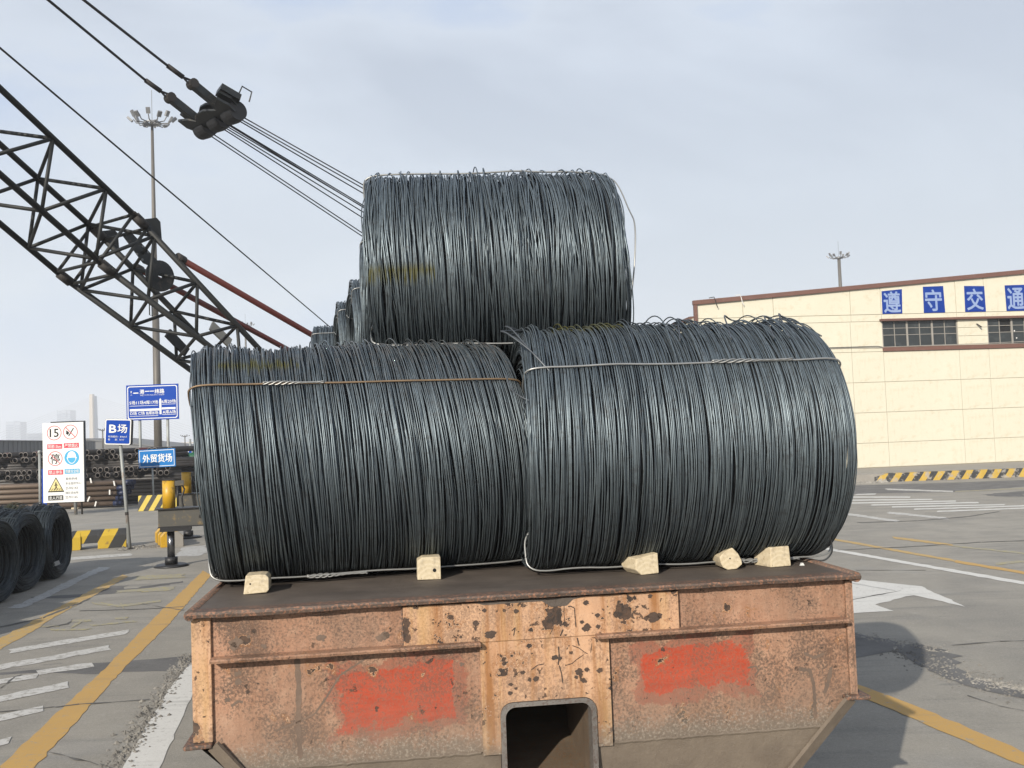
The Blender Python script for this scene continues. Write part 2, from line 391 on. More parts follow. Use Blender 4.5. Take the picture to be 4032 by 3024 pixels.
M['boom'] = simple('crane_grey_green', (0.009, 0.010, 0.009), 0.6, 0.1, 0.25, 2.0, (0.022, 0.019, 0.015), 0.4, 9)
M['boom_rust'] = simple('crane_rusty_steel', (0.026, 0.021, 0.018), 0.7, 0.1, 0.3, 8)
M['rod'] = simple('crane_red_tube', (0.095, 0.015, 0.009), 0.5, 0.0, 0.2, 3.0)
M['rope'] = simple('crane_black_rope', (0.014, 0.014, 0.016), 0.6, 0.2)
M['block'] = simple('crane_block_steel', (0.022, 0.025, 0.026), 0.5, 0.3, 0.3, 4.0, (0.11, 0.09, 0.07), 0.5, 7)
M['cream'] = simple('cream_plate', (0.46, 0.43, 0.36), 0.6)
M['crane_yellow'] = simple('crane_yellow_paint', (0.58, 0.33, 0.015), 0.45, 0, 0.15, 3, (0.10, 0.065, 0.03), 0.8, 9)
M['crane_grey'] = simple('crane_beam_grey', (0.085, 0.080, 0.068), 0.55, 0, 0.2, 3, (0.34, 0.22, 0.05), 0.5, 6)
M['chrome'] = simple('jack_rod_steel', (0.22, 0.22, 0.23), 0.25, 0.9, 0.2, 4)
M['black_steel'] = simple('black_steel', (0.022, 0.022, 0.024), 0.5, 0.2, 0.3, 5)
M['mast'] = simple('galvanised_mast', (0.125, 0.112, 0.094), 0.55, 0.2, 0.15, 2)
M['lamp'] = simple('lamp_housing', (0.22, 0.22, 0.22), 0.5, 0.3, 0.3, 3)
M['post'] = simple('sign_post_grey', (0.33, 0.345, 0.335), 0.5, 0.2, 0.15, 3, (0.20, 0.10, 0.05), 0.5, 5)
M['sign_blue'] = simple('sign_blue', (0.003, 0.055, 0.36), 0.6, 0, 0.06)
M['sign_sky'] = simple('sign_light_blue', (0.010, 0.17, 0.48), 0.45, 0, 0.05)
M['sign_white'] = simple('sign_white', (0.80, 0.80, 0.78), 0.5, 0, 0.03)
M['sign_edge'] = simple('sign_dark_edge', (0.03, 0.035, 0.045), 0.5)
M['ink'] = simple('sign_black', (0.012, 0.012, 0.012), 0.5)
M['sign_red'] = simple('sign_red', (0.62, 0.07, 0.10), 0.5, 0, 0.05)
M['sign_ring'] = simple('sign_faded_red', (0.62, 0.16, 0.17), 0.5, 0, 0.05)
M['sign_cyan'] = simple('sign_cyan', (0.08, 0.40, 0.66), 0.5, 0, 0.05)
M['sign_pale'] = simple('sign_pale_yellow', (0.72, 0.62, 0.30), 0.5, 0, 0.05)
M['pipe_rim'] = simple('pipe_rim', (0.12, 0.105, 0.095), 0.5, 0.2, 0.4, 4)
M['pipe_black'] = simple('black_pipe', (0.030, 0.027, 0.026), 0.5, 0.3, 0.35, 3, (0.06, 0.045, 0.035), 0.5, 5)
M['pipe_red'] = simple('dark_red_pipe', (0.08, 0.018, 0.018), 0.5, 0.1, 0.3, 3)
M['pipe_in'] = simple('pipe_bore', (0.004, 0.004, 0.004), 0.9)
M['pipe_brown'] = simple('brown_pipe', (0.155, 0.110, 0.078), 0.6, 0.2, 0.2, 2, (0.09, 0.06, 0.045), 0.5, 4)
M['pipe_cap'] = simple('blue_pipe_cap', (0.012, 0.020, 0.06), 0.5, 0, 0.3, 6)
M['rag'] = simple('white_tag', (0.72, 0.71, 0.68), 0.7)
M['green'] = simple('green_machine_paint', (0.010, 0.10, 0.045), 0.45, 0, 0.25, 3)
M['mint'] = simple('pale_green_panel', (0.42, 0.70, 0.50), 0.5, 0, 0.05)
M['shed'] = simple('dark_shed_sheet', (0.052, 0.056, 0.060), 0.6, 0, 0.15, 0.5)
M['shed_roof'] = simple('grey_shed_roof', (0.115, 0.112, 0.108), 0.7, 0, 0.15, 0.3)
M['tower'] = simple('pale_tower', (0.27, 0.31, 0.37), 0.6, 0, 0.05, 0.02)
M['tower_glass'] = simple('tower_windows', (0.07, 0.11, 0.17), 0.3, 0, 0.1, 0.02)
M['pylon'] = simple('pylon_concrete', (0.50, 0.43, 0.33), 0.8, 0, 0.05, 0.05)
M['cable'] = simple('bridge_cable', (0.45, 0.46, 0.46), 0.6)

def stripes_mat(name, period, slope, axis='X', wear=0.0, yellow=(0.60, 0.40, 0.025), phase=0.0):
    g = G(name, 0.65); x, y, z = g.xyz()
    u = x if axis == 'X' else y
    k = g.math('ADD', g.math('ADD', u, g.math('MULTIPLY', z, slope)), phase + 100 * period)
    f = g.math('FRACT', g.math('DIVIDE', k, period))
    s = g.math('GREATER_THAN', g.math('ADD', f, g.math('MULTIPLY', g.math('SUBTRACT', g.noise(12, 4), 0.5), 0.06)), 0.5)
    c = g.mix(s, g.mix(g.noise(5, 5), tuple(k_ * 0.8 for k_ in yellow), yellow), (0.030, 0.030, 0.030))
    c = g.mix(g.ramp(g.noise(4.5, 7, 0.7), 0.60 - wear, 0.68 - wear, 0, 0.85), c, (0.33, 0.30, 0.26) if wear > 0.02 else (0.16, 0.10, 0.05))
    g.color(c); g.bump(g.noise(30, 4), 0.3, 0.005); return g.m

def wall_mat():
    g = G('cream_render', 0.85)
    c = g.mix(g.noise(0.6, 4), (0.64, 0.600, 0.475), (0.71, 0.670, 0.540))
    c = g.mix(g.ramp(g.noise(3.0, 6, 0.7), 0.53, 0.70, 0, 0.50), c, (0.54, 0.465, 0.32))
    c = g.mix(g.ramp(g.noise(1.0, 5, 0.65, g.obj((6, 6, 0.7))), 0.60, 0.75, 0, 0.28), c, (0.45, 0.37, 0.24))
    c = g.mix(g.ramp(g.noise(5, 6, 0.75), 0.60, 0.68, 0, 0.5), c, (0.44, 0.375, 0.27))
    g.color(c); g.bump(g.noise(14, 5, 0.7), 0.25, 0.01); return g.m
M['wall'] = wall_mat()
M['joint'] = simple('wall_joint', (0.50, 0.43, 0.29), 0.9)
M['brown'] = simple('brown_trim', (0.155, 0.072, 0.052), 0.6, 0, 0.12, 2, (0.22, 0.14, 0.11), 0.3, 4)
M['pane'] = simple('dusty_pane', (0.030, 0.035, 0.036), 0.3, 0, 0.3, 2.2, (0.10, 0.11, 0.11), 0.4, 2)
M['pane_gone'] = simple('missing_pane_dark', (0.004, 0.004, 0.005), 0.9)
M['mullion'] = simple('window_bar', (0.30, 0.28, 0.25), 0.7, 0, 0.2, 4)
M['char'] = simple('faded_white_character', (0.27, 0.35, 0.56), 0.6, 0, 0.08, 2)
M['char_blue'] = simple('faded_blue_board', (0.006, 0.040, 0.27), 0.55, 0, 0.25, 2.5, (0.02, 0.07, 0.27), 0.5, 3)
M['kerb_grey'] = simple('kerb_concrete', (0.30, 0.28, 0.25), 0.85, 0, 0.2, 2)
M['roof'] = simple('brown_sheet_roof', (0.15, 0.075, 0.055), 0.8)

# ================================================================== THE GROUND
gm = MB(); gx = [-4000, -1200, -400, -120, -40, -15, 0, 15, 40, 120, 400, 1200, 4000]; gy = [-400, -100, -20, 0, 10, 20, 35, 60, 120, 300, 900, 2400, 5500]
gm.add([(x, y, 0) for y in gy for x in gx], [(j * 13 + i, j * 13 + i + 1, j * 13 + i + 14, j * 13 + i + 13) for j in range(12) for i in range(12)])
props(gm.build('ground', M['ground']), kind='structure')

LVL = [0]
def sheet(name, poly, mat, z=None, wob=0.0):
    """a flat painted or patched area on the ground; poly in photo pixels"""
    LVL[0] += 1; z = z + LVL[0] * 0.000015          # every sheet on a plane of its own
    P = [gp(x, y) for x, y in poly]
    if wob:
        Q = []
        for i, p in enumerate(P):
            q = P[(i + 1) % len(P)]; n = max(1, int((q - p).length / 0.12)); n = min(n, 60)
            for k in range(n):
                t = k / n; Q.append(p.lerp(q, t) + Vector((random.gauss(0, wob), random.gauss(0, wob), 0)))
        P = Q
    m = MB(); m.add([(p.x, p.y, z) for p in P], [tuple(range(len(P)))])
    o = m.build(name, mat)
    if o.data.polygons[0].normal.z < 0: o.data.flip_normals()
    return props(o, kind='structure')
def stroke(name, a, b, wpx, mat, z=None, wob=0.004, w2=None):
    """a painted line between two photo points, with its width in photo pixels measured down the picture"""
    w2 = wpx if w2 is None else w2
    return sheet(name, [(a[0], a[1] - wpx / 2), (b[0], b[1] - w2 / 2), (b[0], b[1] + w2 / 2), (a[0], a[1] + wpx / 2)], mat, z, wob)
cl = lambda x, y: (x / 1.7955, 2100 + y / 1.7955)
c3 = lambda x, y: (3200 + x / 1.356, 1800 + y / 1.356)
L1, L2, L3, L4 = 0.0015, 0.0030, 0.0045, 0.0055
# left: repaired asphalt bands and cracks
sheet('asphalt_patch', [cl(-400, 1000), cl(0, 985), cl(330, 960), cl(640, 918), cl(900, 905), cl(1300, 870), cl(1700, 840), cl(1700, 930), cl(1280, 972), cl(1000, 975), cl(600, 995), cl(300, 985), cl(0, 1003), cl(-400, 1020)], M['patch'], L1, 0.012)
sheet('asphalt_patch', [cl(690, 400), cl(780, 375), cl(900, 370), cl(860, 392), cl(760, 412), cl(700, 415)], M['patch'], L1, 0.03)
sheet('asphalt_patch', [cl(220, 452), cl(560, 432), cl(900, 392), cl(1300, 335), cl(1300, 348), cl(900, 410), cl(600, 452), cl(230, 464)], M['patch'], L1, 0.03)
for pts, w in (((cl(-300, 1290), cl(380, 1232), cl(560, 1212), cl(1050, 1180)), 7), ((cl(0, 665), cl(300, 600), cl(500, 520), cl(640, 460)), 10),
               ((cl(560, 550), cl(1000, 538), cl(1300, 520)), 5), ((cl(330, 1545), cl(700, 1640), cl(900, 1700)), 4), ((cl(0, 1100), cl(100, 1020), cl(160, 1000)), 8),
               ((cl(320, 668), cl(480, 640), cl(520, 610)), 8), ((cl(1000, 500), cl(1300, 545)), 4),
               ((c3(240, 350), c3(560, 340), c3(830, 318), c3(1000, 290)), 5), ((c3(130, 498), c3(500, 480), c3(900, 455), c3(1300, 440)), 5),
               ((c3(740, 1005), c3(1000, 985), c3(1300, 980)), 4), ((c3(830, 1275), c3(1000, 1330), c3(1130, 1360)), 3), ((c3(235, 605), c3(600, 605)), 3)):
    for a, b in zip(pts[:-1], pts[1:]):
        stroke('crack', a, b, w * .40, M['crack'], L3 + 0.0007, 0.010)
# left: yellow and white lines
sheet('yellow_line', [cl(1436, 264), cl(1494, 296), cl(1180, 660), cl(870, 962), cl(560, 1310), cl(235, 1665), cl(100, 1820), cl(-140, 1820), cl(0, 1655), cl(370, 1300), cl(735, 962), cl(1090, 600)], M['yellow'], L2, 0.006)
sheet('yellow_line', [cl(868, 290), cl(905, 306), cl(640, 455), cl(390, 590), cl(150, 740), cl(0, 822), cl(-150, 905), cl(-150, 830), cl(0, 745), cl(250, 612), cl(590, 432)], M['yellow_worn'], L2, 0.010)
sheet('white_line', [cl(1340, 925), cl(1420, 925), cl(1390, 1080), cl(1270, 1350), cl(1130, 1665), cl(1060, 1820), cl(780, 1820), cl(868, 1665), cl(1040, 1360), cl(1190, 1110)], M['white'], L2, 0.004)
for a, b, w in ((cl(65, 836), cl(905, 697), 17), (cl(-200, 985), cl(775, 810), 19), (cl(275, 985), cl(650, 930), 18), (cl(-200, 1085), cl(270, 1008), 18),
                (cl(-200, 1215), cl(485, 1072), 24), (cl(-200, 1355), cl(305, 1238), 26), (cl(-200, 1545), cl(52, 1470), 26)):
    stroke('white_dash', a, b, w, M['white_worn'], L2 + 0.0006, 0.012)
sheet('white_line', [cl(700, 240), cl(780, 245), cl(600, 320), cl(330, 455), cl(150, 530), cl(60, 530), cl(270, 440), cl(520, 320)], M['white_faint'], L2 + 0.0006, 0.02)
stroke('white_line', cl(380, 188), cl(930, 150), 10, M['white_worn'], L2, 0.02)
sheet('white_patch', [cl(1260, 130), cl(1300, 96), cl(1460, 84), cl(1480, 130), cl(1400, 160), cl(1240, 165)], M['white_faint'], L2, 0.03)
for a, b, w in ((cl(660, 497), cl(850, 515), 8), (cl(850, 515), cl(1140, 477), 8), (cl(860, 500), cl(880, 525), 14), (cl(500, 622), cl(645, 617), 7), (cl(370, 685), cl(640, 678), 6),
                (cl(640, 655), cl(965, 622), 6), (cl(560, 632), cl(500, 662), 8), (cl(825, 605), cl(905, 602), 9), (cl(960, 318), cl(1310, 300), 16), (cl(830, 415), cl(1230, 385), 10),
                (cl(1000, 405), cl(1200, 395), 14), (cl(300, 662), cl(420, 655), 5)):
    stroke('faded_yellow_character', a, b, w, M['yellow_faint'], L2 + 0.0008, 0.02)
# right: road by the kerb, crossing, lines and arrow
sheet('asphalt_road', [c3(-300, 185), c3(240, 150), c3(700, 138), c3(1130, 122), c3(1900, 95), c3(1900, 130), c3(1130, 158), c3(760, 186), c3(240, 196), c3(-300, 215)], M['asphalt'], L1, 0.03)
sheet('asphalt_patch', [c3(900, 200), c3(1130, 180), c3(1130, 212), c3(1000, 210)], M['patch'], L1, 0.04)
for a, b in (((230, 200), (335, 198)), ((170, 214), (522, 214)), ((160, 231), (640, 226)), ((150, 247), (762, 235)), ((315, 256), (885, 243)), ((425, 267), (1030, 254)), ((540, 279), (1300, 255)), ((660, 291), (1400, 262))):
    stroke('crossing_stripe', c3(*a), c3(*b), 4.6, M['white'], L2, 0.02)
stroke('white_dash', c3(170, 302), c3(455, 343), 9, M['white_worn'], L2, 0.02)
stroke('white_dash', c3(400, 296), c3(715, 328), 8, M['white_worn'], L2, 0.02)
stroke('white_line', c3(390, 172), c3(750, 184), 6, M['white_worn'], L3, 0.02)
stroke('yellow_line', c3(760, 184), c3(1300, 160), 3, M['yellow_faint'], L3, 0.02)
stroke('yellow_line', c3(60, 430), c3(760, 555), 8, M['yellow_worn'], L2, 0.012)
stroke('yellow_line', c3(760, 557), c3(1400, 665), 10, M['yellow'], L2, 0.010)
stroke('yellow_line', c3(430, 430), c3(745, 470), 8, M['yellow_worn'], L2, 0.012)
stroke('yellow_line', c3(745, 474), c3(1400, 545), 6, M['yellow_faint'], L2, 0.02)
stroke('yellow_line', c3(980, 572), c3(1300, 540), 9, M['yellow_faint'], L2, 0.02)
stroke('white_line', c3(40, 484), c3(1400, 722), 9, M['white'], L2, 0.010, 13)
sheet('turn_arrow', [c3(60, 640), c3(208, 650), c3(580, 692), c3(818, 801), c3(535, 738), c3(335, 788), c3(434, 823), c3(208, 834), c3(60, 830)], M['white'], L2, 0.008)
stroke('tyre_smear', c3(200, 672), c3(440, 715), 4, M['white_faint'], L3, 0.015)
stroke('tyre_smear', c3(200, 765), c3(470, 715), 2, M['crack'], L3, 0.01)
sheet('yellow_line', [c3(150, 1180), c3(235, 1214), c3(590, 1346), c3(1128, 1574), c3(1500, 1740), c3(1500, 1840), c3(1128, 1655), c3(545, 1402), c3(270, 1288), c3(150, 1240)], M['yellow'], L2, 0.006)
sheet('asphalt_patch', [c3(100, 925), c3(225, 940), c3(440, 985), c3(445, 1040), c3(230, 1072), c3(100, 1060)], M['patch'], L1, 0.02)
sheet('asphalt_patch', [c3(440, 1000), c3(560, 1000), c3(720, 1030), c3(860, 1185), c3(1000, 1225), c3(1200, 1262), c3(1200, 1310), c3(1000, 1262), c3(830, 1222), c3(700, 1180), c3(520, 1090), c3(440, 1045)], M['patch'], L1 + 0.0006, 0.025)

def rubble(name, path, n, width, size, mat, seed):
    """loose crumbs of broken paving along a line; far too many to count"""
    r = random.Random(seed); m = MB(); P = [gp(*p) for p in path]
    seg = [(P[i + 1] - P[i]).length for i in range(len(P) - 1)]; tot = sum(seg)
    for _ in range(n):
        d = r.random() * tot; i = 0
        while i < len(seg) - 1 and d > seg[i]: d -= seg[i]; i += 1
        t = (P[i + 1] - P[i]).normalized(); nn = Vector((-t.y, t.x, 0)); c = P[i] + t * d + nn * r.gauss(0, width)
        s = size * (0.35 + abs(r.gauss(0, 0.7))); a = r.random() * 6.28
        vs = []
        for k in range(5):
            q = a + k * 1.2566; vs.append((c.x + s * math.cos(q) * r.uniform(.7, 1.2), c.y + s * math.sin(q) * r.uniform(.7, 1.2), 0.001))
        vs.append((c.x + r.uniform(-.3, .3) * s, c.y + r.uniform(-.3, .3) * s, s * r.uniform(.35, .9)))
        m.add(vs, [(0, 1, 5), (1, 2, 5), (2, 3, 5), (3, 4, 5), (4, 0, 5)])
    return props(m.build(name, mat), 'loose crumbs of broken paving along a crack in the concrete', 'rubble', kind='stuff')
rubble('rubble', [cl(1345, 850), cl(1180, 1080), cl(1000, 1370), cl(820, 1665)], 900, 0.055, 0.016, M['crumb'], 1)
rubble('rubble', [c3(225, 945), c3(440, 990), c3(720, 1040)], 200, 0.08, 0.014, M['crumb_pale'], 2)
rubble('rubble', [c3(450, 1030), c3(700, 1110), c3(850, 1200), c3(1130, 1262), c3(1400, 1310)], 1000, 0.12, 0.011, M['crumb'], 3)
rubble('rubble', [c3(850, 1190), c3(1000, 1215), c3(1250, 1262)], 420, 0.07, 0.012, M['crumb_pale'], 4)
rubble('rubble', [(460, 2168), (540, 2160), (600, 2150)], 220, 0.18, 0.03, M['crumb'], 5)

# ================================================================== THE TRAILER
TYAW = 0.1306
TR = thing('roll_trailer', 'rusty salmon painted flat cargo trailer with two red patches and square tunnel opening', 'trailer', (0.075, 4.435, 0), TYAW)
TM = wmat(TR)
def tw(x, y, z=0.0): return TM @ Vector((x, y, z))
DZ = 1.45; LEN = 11.6
MB().box(-1.47, 1.47, 0.03, LEN, DZ - 0.022, DZ).build('deck_plate', M['tr_deck'], TR)
# front lip: an irregular worn edge
m = MB(); n = 120; P = []
for i in range(n + 1):
    x = -1.5 + 3.0 * i / n; w = 0.003 * math.sin(i * 0.9) * math.sin(i * 0.23) + random.gauss(0, 0.0011); bend = -0.006 * math.exp(-((x + 1.2) / .3) ** 2)
    P += [(x, -0.040 + w, DZ - 0.020 + bend), (x, -0.045 + w, DZ - 0.006 + bend), (x, -0.040 + w * .5, DZ + 0.002 + w * .3), (x, 0.05, DZ + 0.0025), (x, 0.05, DZ - 0.026)]
f = []
for i in range(n):
    f += [(i * 5 + k, (i + 1) * 5 + k, (i + 1) * 5 + (k + 1) % 5, i * 5 + (k + 1) % 5) for k in range(5)]
f += [(0, 1, 2, 3, 4), tuple(n * 5 + k for k in (4, 3, 2, 1, 0))]
m.add(P, f); m.build('deck_lip', M['tr_lip'], TR)
for sx in (-1, 1):
    MB().tube((sx * 1.485, -0.03, DZ - 0.012), (sx * 1.485, LEN, DZ - 0.012), 0.024, 10).build('side_rail', M['tr_lip'], TR, smooth=True)
    MB().box(sx * 1.47 - 0.006, sx * 1.47 + 0.006, 0.0, LEN, 0.90, DZ - 0.024).build('side_beam', M['tr_panel'], TR)
# face plates (x right, y into the trailer, z up)
RIBZ = 1.242; FOLD = 0.765
MB().box(-1.404, -0.592, 0.012, 0.03, RIBZ, DZ - 0.03).build('front_panel', M['tr_panel'], TR)
MB().box(0.642, 1.44, 0.012, 0.03, RIBZ, DZ - 0.03).build('front_panel', M['tr_panel'], TR)
MB().box(-0.592, 0.642, -0.012, 0.03, RIBZ + 0.004, DZ - 0.03).build('front_panel', M['tr_center'], TR, bevel=0.003)
MB().prism([(-1.404, 0.014, RIBZ), (-1.404, 0.014, 0.885), (-1.28, 0.014, FOLD), (-0.26, 0.014, FOLD), (-0.26, 0.014, RIBZ)], (0, 0.018, 0)).build('front_panel', M['tr_panel'], TR)
MB().prism([(0.316, 0.014, RIBZ), (0.316, 0.014, FOLD), (1.30, 0.014, FOLD), (1.44, 0.014, 0.89), (1.44, 0.014, RIBZ)], (0, 0.018, 0)).build('front_panel', M['tr_panel'], TR)
MB().box(-1.485, -1.404, -0.004, 0.03, 0.90, DZ - 0.03).build('corner_post', M['tr_center'], TR, bevel=0.004)
MB().box(1.44, 1.466, -0.004, 0.03, 0.90, DZ - 0.03).build('corner_post', M['tr_panel'], TR, bevel=0.004)
for x0, x1 in ((-1.404, -0.262), (0.255, 1.432)):
    m = MB(); nn = 40; P = []
    for i in range(nn + 1):
        x = x0 + (x1 - x0) * i / nn; w = random.gauss(0, 0.0015)
        P += [(x, -0.052 + w, RIBZ - 0.006), (x, -0.056 + w, RIBZ + 0.004), (x, -0.050 + w, RIBZ + 0.010), (x, 0.012, RIBZ + 0.012), (x, 0.012, RIBZ - 0.008)]
    f = []
    for i in range(nn): f += [(i * 5 + k, (i + 1) * 5 + k, (i + 1) * 5 + (k + 1) % 5, i * 5 + (k + 1) % 5) for k in range(5)]
    f += [(0, 1, 2, 3, 4), tuple(nn * 5 + k for k in (4, 3, 2, 1, 0))]
    m.add(P, f); m.build('stiffening_rib', M['tr_panel'], TR)
# the column plate round the tunnel mouth, with its rounded opening
TX0, TX1, TZ = -0.160, 0.222, 0.962
def arch(x0, x1, z0, zt, r, k=6):
    pts = [(x0, z0)]
    pts += [(x0 + r - r * math.cos(a), zt - r + r * math.sin(a)) for a in [math.pi / 2 * i / k for i in range(k + 1)]]
    pts += [(x1 - r + r * math.sin(a), zt - r + r * math.cos(a)) for a in [math.pi / 2 * i / k for i in range(k + 1)]]
    pts += [(x1, z0)]
    return pts
ina = arch(TX0 - 0.022, TX1 + 0.024, 0.757, TZ + 0.016, 0.055)
left = [(-0.262, 0.757), (-0.262, RIBZ + 0.003)]; right = [(0.316, RIBZ + 0.003), (0.316, 0.757)]
m = MB(); y0 = -0.006
half = len(ina) // 2; mid = ((TX0 + TX1) / 2)
lp = [(x, y0, z) for x, z in left] + [(mid, y0, RIBZ + 0.003)] + [(mid, y0, TZ + 0.016)] + [(x, y0, z) for x, z in ina[:half][::-1]]
rp = [(x, y0, z) for x, z in right] + [(x, y0, z) for x, z in ina[half:][::-1]] + [(mid, y0, TZ + 0.016)] + [(mid, y0, RIBZ + 0.003)]
m.prism(lp, (0, 0.03, 0)); m.prism(rp, (0, 0.03, 0)); m.build('tunnel_plate', M['tr_center'], TR)
# steel collar
oa = arch(TX0 - 0.022, TX1 + 0.024, 0.50, TZ + 0.014, 0.055); ib = arch(TX0, TX1, 0.50, TZ - 0.004, 0.045)
m = MB(); P = []; q = len(oa)
for (a, b), (c, d) in zip(oa, ib): P += [(a, -0.016, b), (c, -0.020, d), (c, 0.06, d), (a, 0.06, b)]
f = []
for i in range(q - 1): f += [(i * 4 + k, i * 4 + (k + 1) % 4, (i + 1) * 4 + (k + 1) % 4, (i + 1) * 4 + k) for k in range(4)]
m.add(P, f); m.build('tunnel_collar', M['tr_frame'], TR, smooth=False)
# tunnel inside
TD = 2.4
MB().box(TX1 + 0.002, TX1 + 0.02, 0.06, 0.62, 0.52, TZ + 0.03).build('tunnel_wall', M['tr_in'], TR)
MB().box(TX1 + 0.06, TX1 + 0.08, 0.62, TD, 0.52, TZ + 0.03).build('tunnel_wall', M['tr_in'], TR)
MB().box(TX0 - 0.02, TX0 - 0.002, 0.06, TD, 0.52, TZ + 0.03).build('tunnel_wall', M['tr_in'], TR)
MB().box(TX0 - 0.04, TX1 + 0.04, 0.02, TD, TZ + 0.012, TZ + 0.03).build('tunnel_roof', M['tr_in'], TR)
MB().prism([(TX0 - 0.02, 0.03, 0.56), (TX1 + 0.02, 0.03, 0.56), (TX1 + 0.07, 0.9, 0.72), (TX0 - 0.02, 0.9, 0.72)], (0, 0, -0.02)).build('tunnel_floor', M['tr_in'], TR)
MB().box(TX0 - 0.02, TX1 + 0.08, 0.9, 0.92, 0.70, TZ + 0.03).build('tunnel_end_plate', M['tr_in'], TR)
# muddy skirt below the fold, leaning back
for x0, x1, ch in ((-1.28, TX0 - 0.024, -1), (TX1 + 0.026, 1.30, 1)):
    if ch < 0: P = [(x0, 0.006, FOLD), (x1, 0.006, FOLD), (x1, 0.05, 0.47), (x0 + 0.22, 0.05, 0.47)]
    else: P = [(x0, 0.006, FOLD), (x1, 0.006, FOLD), (x1 - 0.24, 0.05, 0.47), (x0, 0.05, 0.47)]
    MB().prism(P, (0, 0.02, 0)).build('skirt_plate', M['tr_low'], TR)
for sx, xa in ((-1, -1.404), (1, 1.44)):
    xb = -1.06 if sx < 0 else 1.06; zb = 0.47
    d = Vector((xb - xa, 0, zb - 0.888)).normalized()
    MB().bar((xa + d.x * 0.004, -0.012, 0.888), (xb, 0.03, zb), 0.018, 0.055, (sx, 0, 0.8)).build('chamfer_plate', M['tr_low'], TR)
    MB().prism([(sx * 1.470, 0.012, 0.885), (sx * 1.06, 0.08, 0.47), (sx * 1.06, 0.10, 0.47), (sx * 1.470, 0.03, 0.885)], (0, LEN - .2, 0)).build('underside_plate', M['tr_low'], TR)
    fl = MB(); fl.prism([(sx * 1.405, -0.03, 0.882), (sx * 1.515, -0.045, 0.882), (sx * 1.522, -0.03, 0.882), (sx * 1.522, 0.3, 0.882), (sx * 1.405, 0.3, 0.882)], (0, 0, 0.018))
    fl.build('corner_flange', M['tr_lip'], TR, bevel=0.006)
MB().box(-1.06, 1.06, 0.95, LEN - .1, 0.46, 0.48).build('belly_plate', M['tr_low'], TR)
for sx in (-1, 1):
    MB().box(sx * 0.62 - 0.12, sx * 0.62 + 0.12, 0.9, 1.1, 0.0, 0.465).build('support_leg', M['tr_low'], TR)
    for yy in (8.6, 9.5, 10.4):
        MB().lathe([(0.0, -0.14), (0.24, -0.14), (0.33, -0.12), (0.35, -0.06), (0.35, 0.06), (0.33, 0.12), (0.24, 0.14), (0, 0.14)], 24, (sx * 0.78, yy, 0.35), 'X').build('wheel', M['black_steel'], TR, smooth=True)
# scale of loose rust paint where the lip has peeled above the tunnel
MB().prism([(0.0, -0.014, DZ - 0.03), (-0.28, -0.014, DZ - 0.03), (-0.24, -0.014, DZ - 0.042), (0.02, -0.014, DZ - 0.040), (0.06, -0.014, DZ - 0.068), (0.13, -0.014, DZ - 0.066), (0.16, -0.014, DZ - 0.04), (0.22, -0.014, DZ - 0.03)], (0, 0.0015, 0)).build('peeled_patch', M['tr_deck'], TR)
# old scrapes: dark streaks where the paint has been rubbed off
def scrape(pts, w, yf=0.0132):
    P = []
    for i in range(len(pts) - 1):
        for k in range(8):
            t = k / 8; P.append((pts[i][0] + (pts[i + 1][0] - pts[i][0]) * t, pts[i][1] + (pts[i + 1][1] - pts[i][1]) * t))
    P.append(pts[-1]); up_, dn_ = [], []
    for i, (x, z) in enumerate(P):
        a = P[max(0, i - 1)]; b = P[min(len(P) - 1, i + 1)]; d = Vector((b[0] - a[0], b[1] - a[1])).normalized(); ww = w * (.55 + .45 * random.random()) * (1 if 0 < i < len(P) - 1 else .2)
        up_.append((x - d.y * ww, yf, z + d.x * ww)); dn_.append((x + d.y * ww, yf, z - d.x * ww))
    m = MB(); n = len(P); m.add(up_ + dn_, [(i, i + 1, n + i + 1, n + i) for i in range(n - 1)]); return m.build('scrape_mark', M['tr_scrape'], TR)
M['tr_scrape'] = grime('rubbed_steel', (0.12, 0.085, 0.062), (0.20, 0.13, 0.09))
TI = TM.inverted()
def face(px, py):                                    # a photo pixel -> (x, z) on the front face
    o_ = TI @ CAM; d_ = TI.to_3x3() @ ray(px, py); t_ = (0.0 - o_.y) / d_.y; q_ = o_ + d_ * t_; return (q_.x, q_.z)
def crack(pts, w):
    P = [face(2000 + x * .6781, 2150 + y * .6781) for x, y in pts]
    hi = [q for q in P if q[1] > RIBZ + .006]; lo = [q for q in P if q[1] <= RIBZ + .006]
    if len(hi) > 1: scrape(hi, w, -0.0132)
    if len(lo) > 1: scrape(lo, w, -0.0072)
M['tr_crack'] = grime('paint_crack', (0.040, 0.028, 0.022), (0.09, 0.05, 0.03))
_ts = M['tr_scrape']; M['tr_scrape'] = M['tr_crack']
for pts, w in (([(345, 350), (360, 346), (383, 358), (386, 400), (392, 470)], .0030), ([(394, 480), (400, 530), (412, 578)], .0045), ([(370, 575), (410, 590), (440, 612), (462, 625)], .0022),
               ([(325, 290), (322, 380), (328, 470)], .0016), ([(318, 480), (300, 520), (292, 580), (296, 640), (290, 690)], .0040), ([(440, 628), (400, 655), (370, 680), (330, 692)], .0022),
               ([(296, 690), (310, 740), (318, 800)], .0035), ([(130, 720), (170, 690), (210, 682)], .0028), ([(30, 760), (60, 730), (100, 728)], .0022), ([(480, 500), (486, 560), (478, 620)], .0020),
               ([(250, 420), (262, 470), (240, 510)], .0018), ([(20, 490), (40, 470), (30, 520)], .003)):
    crack(pts, w)
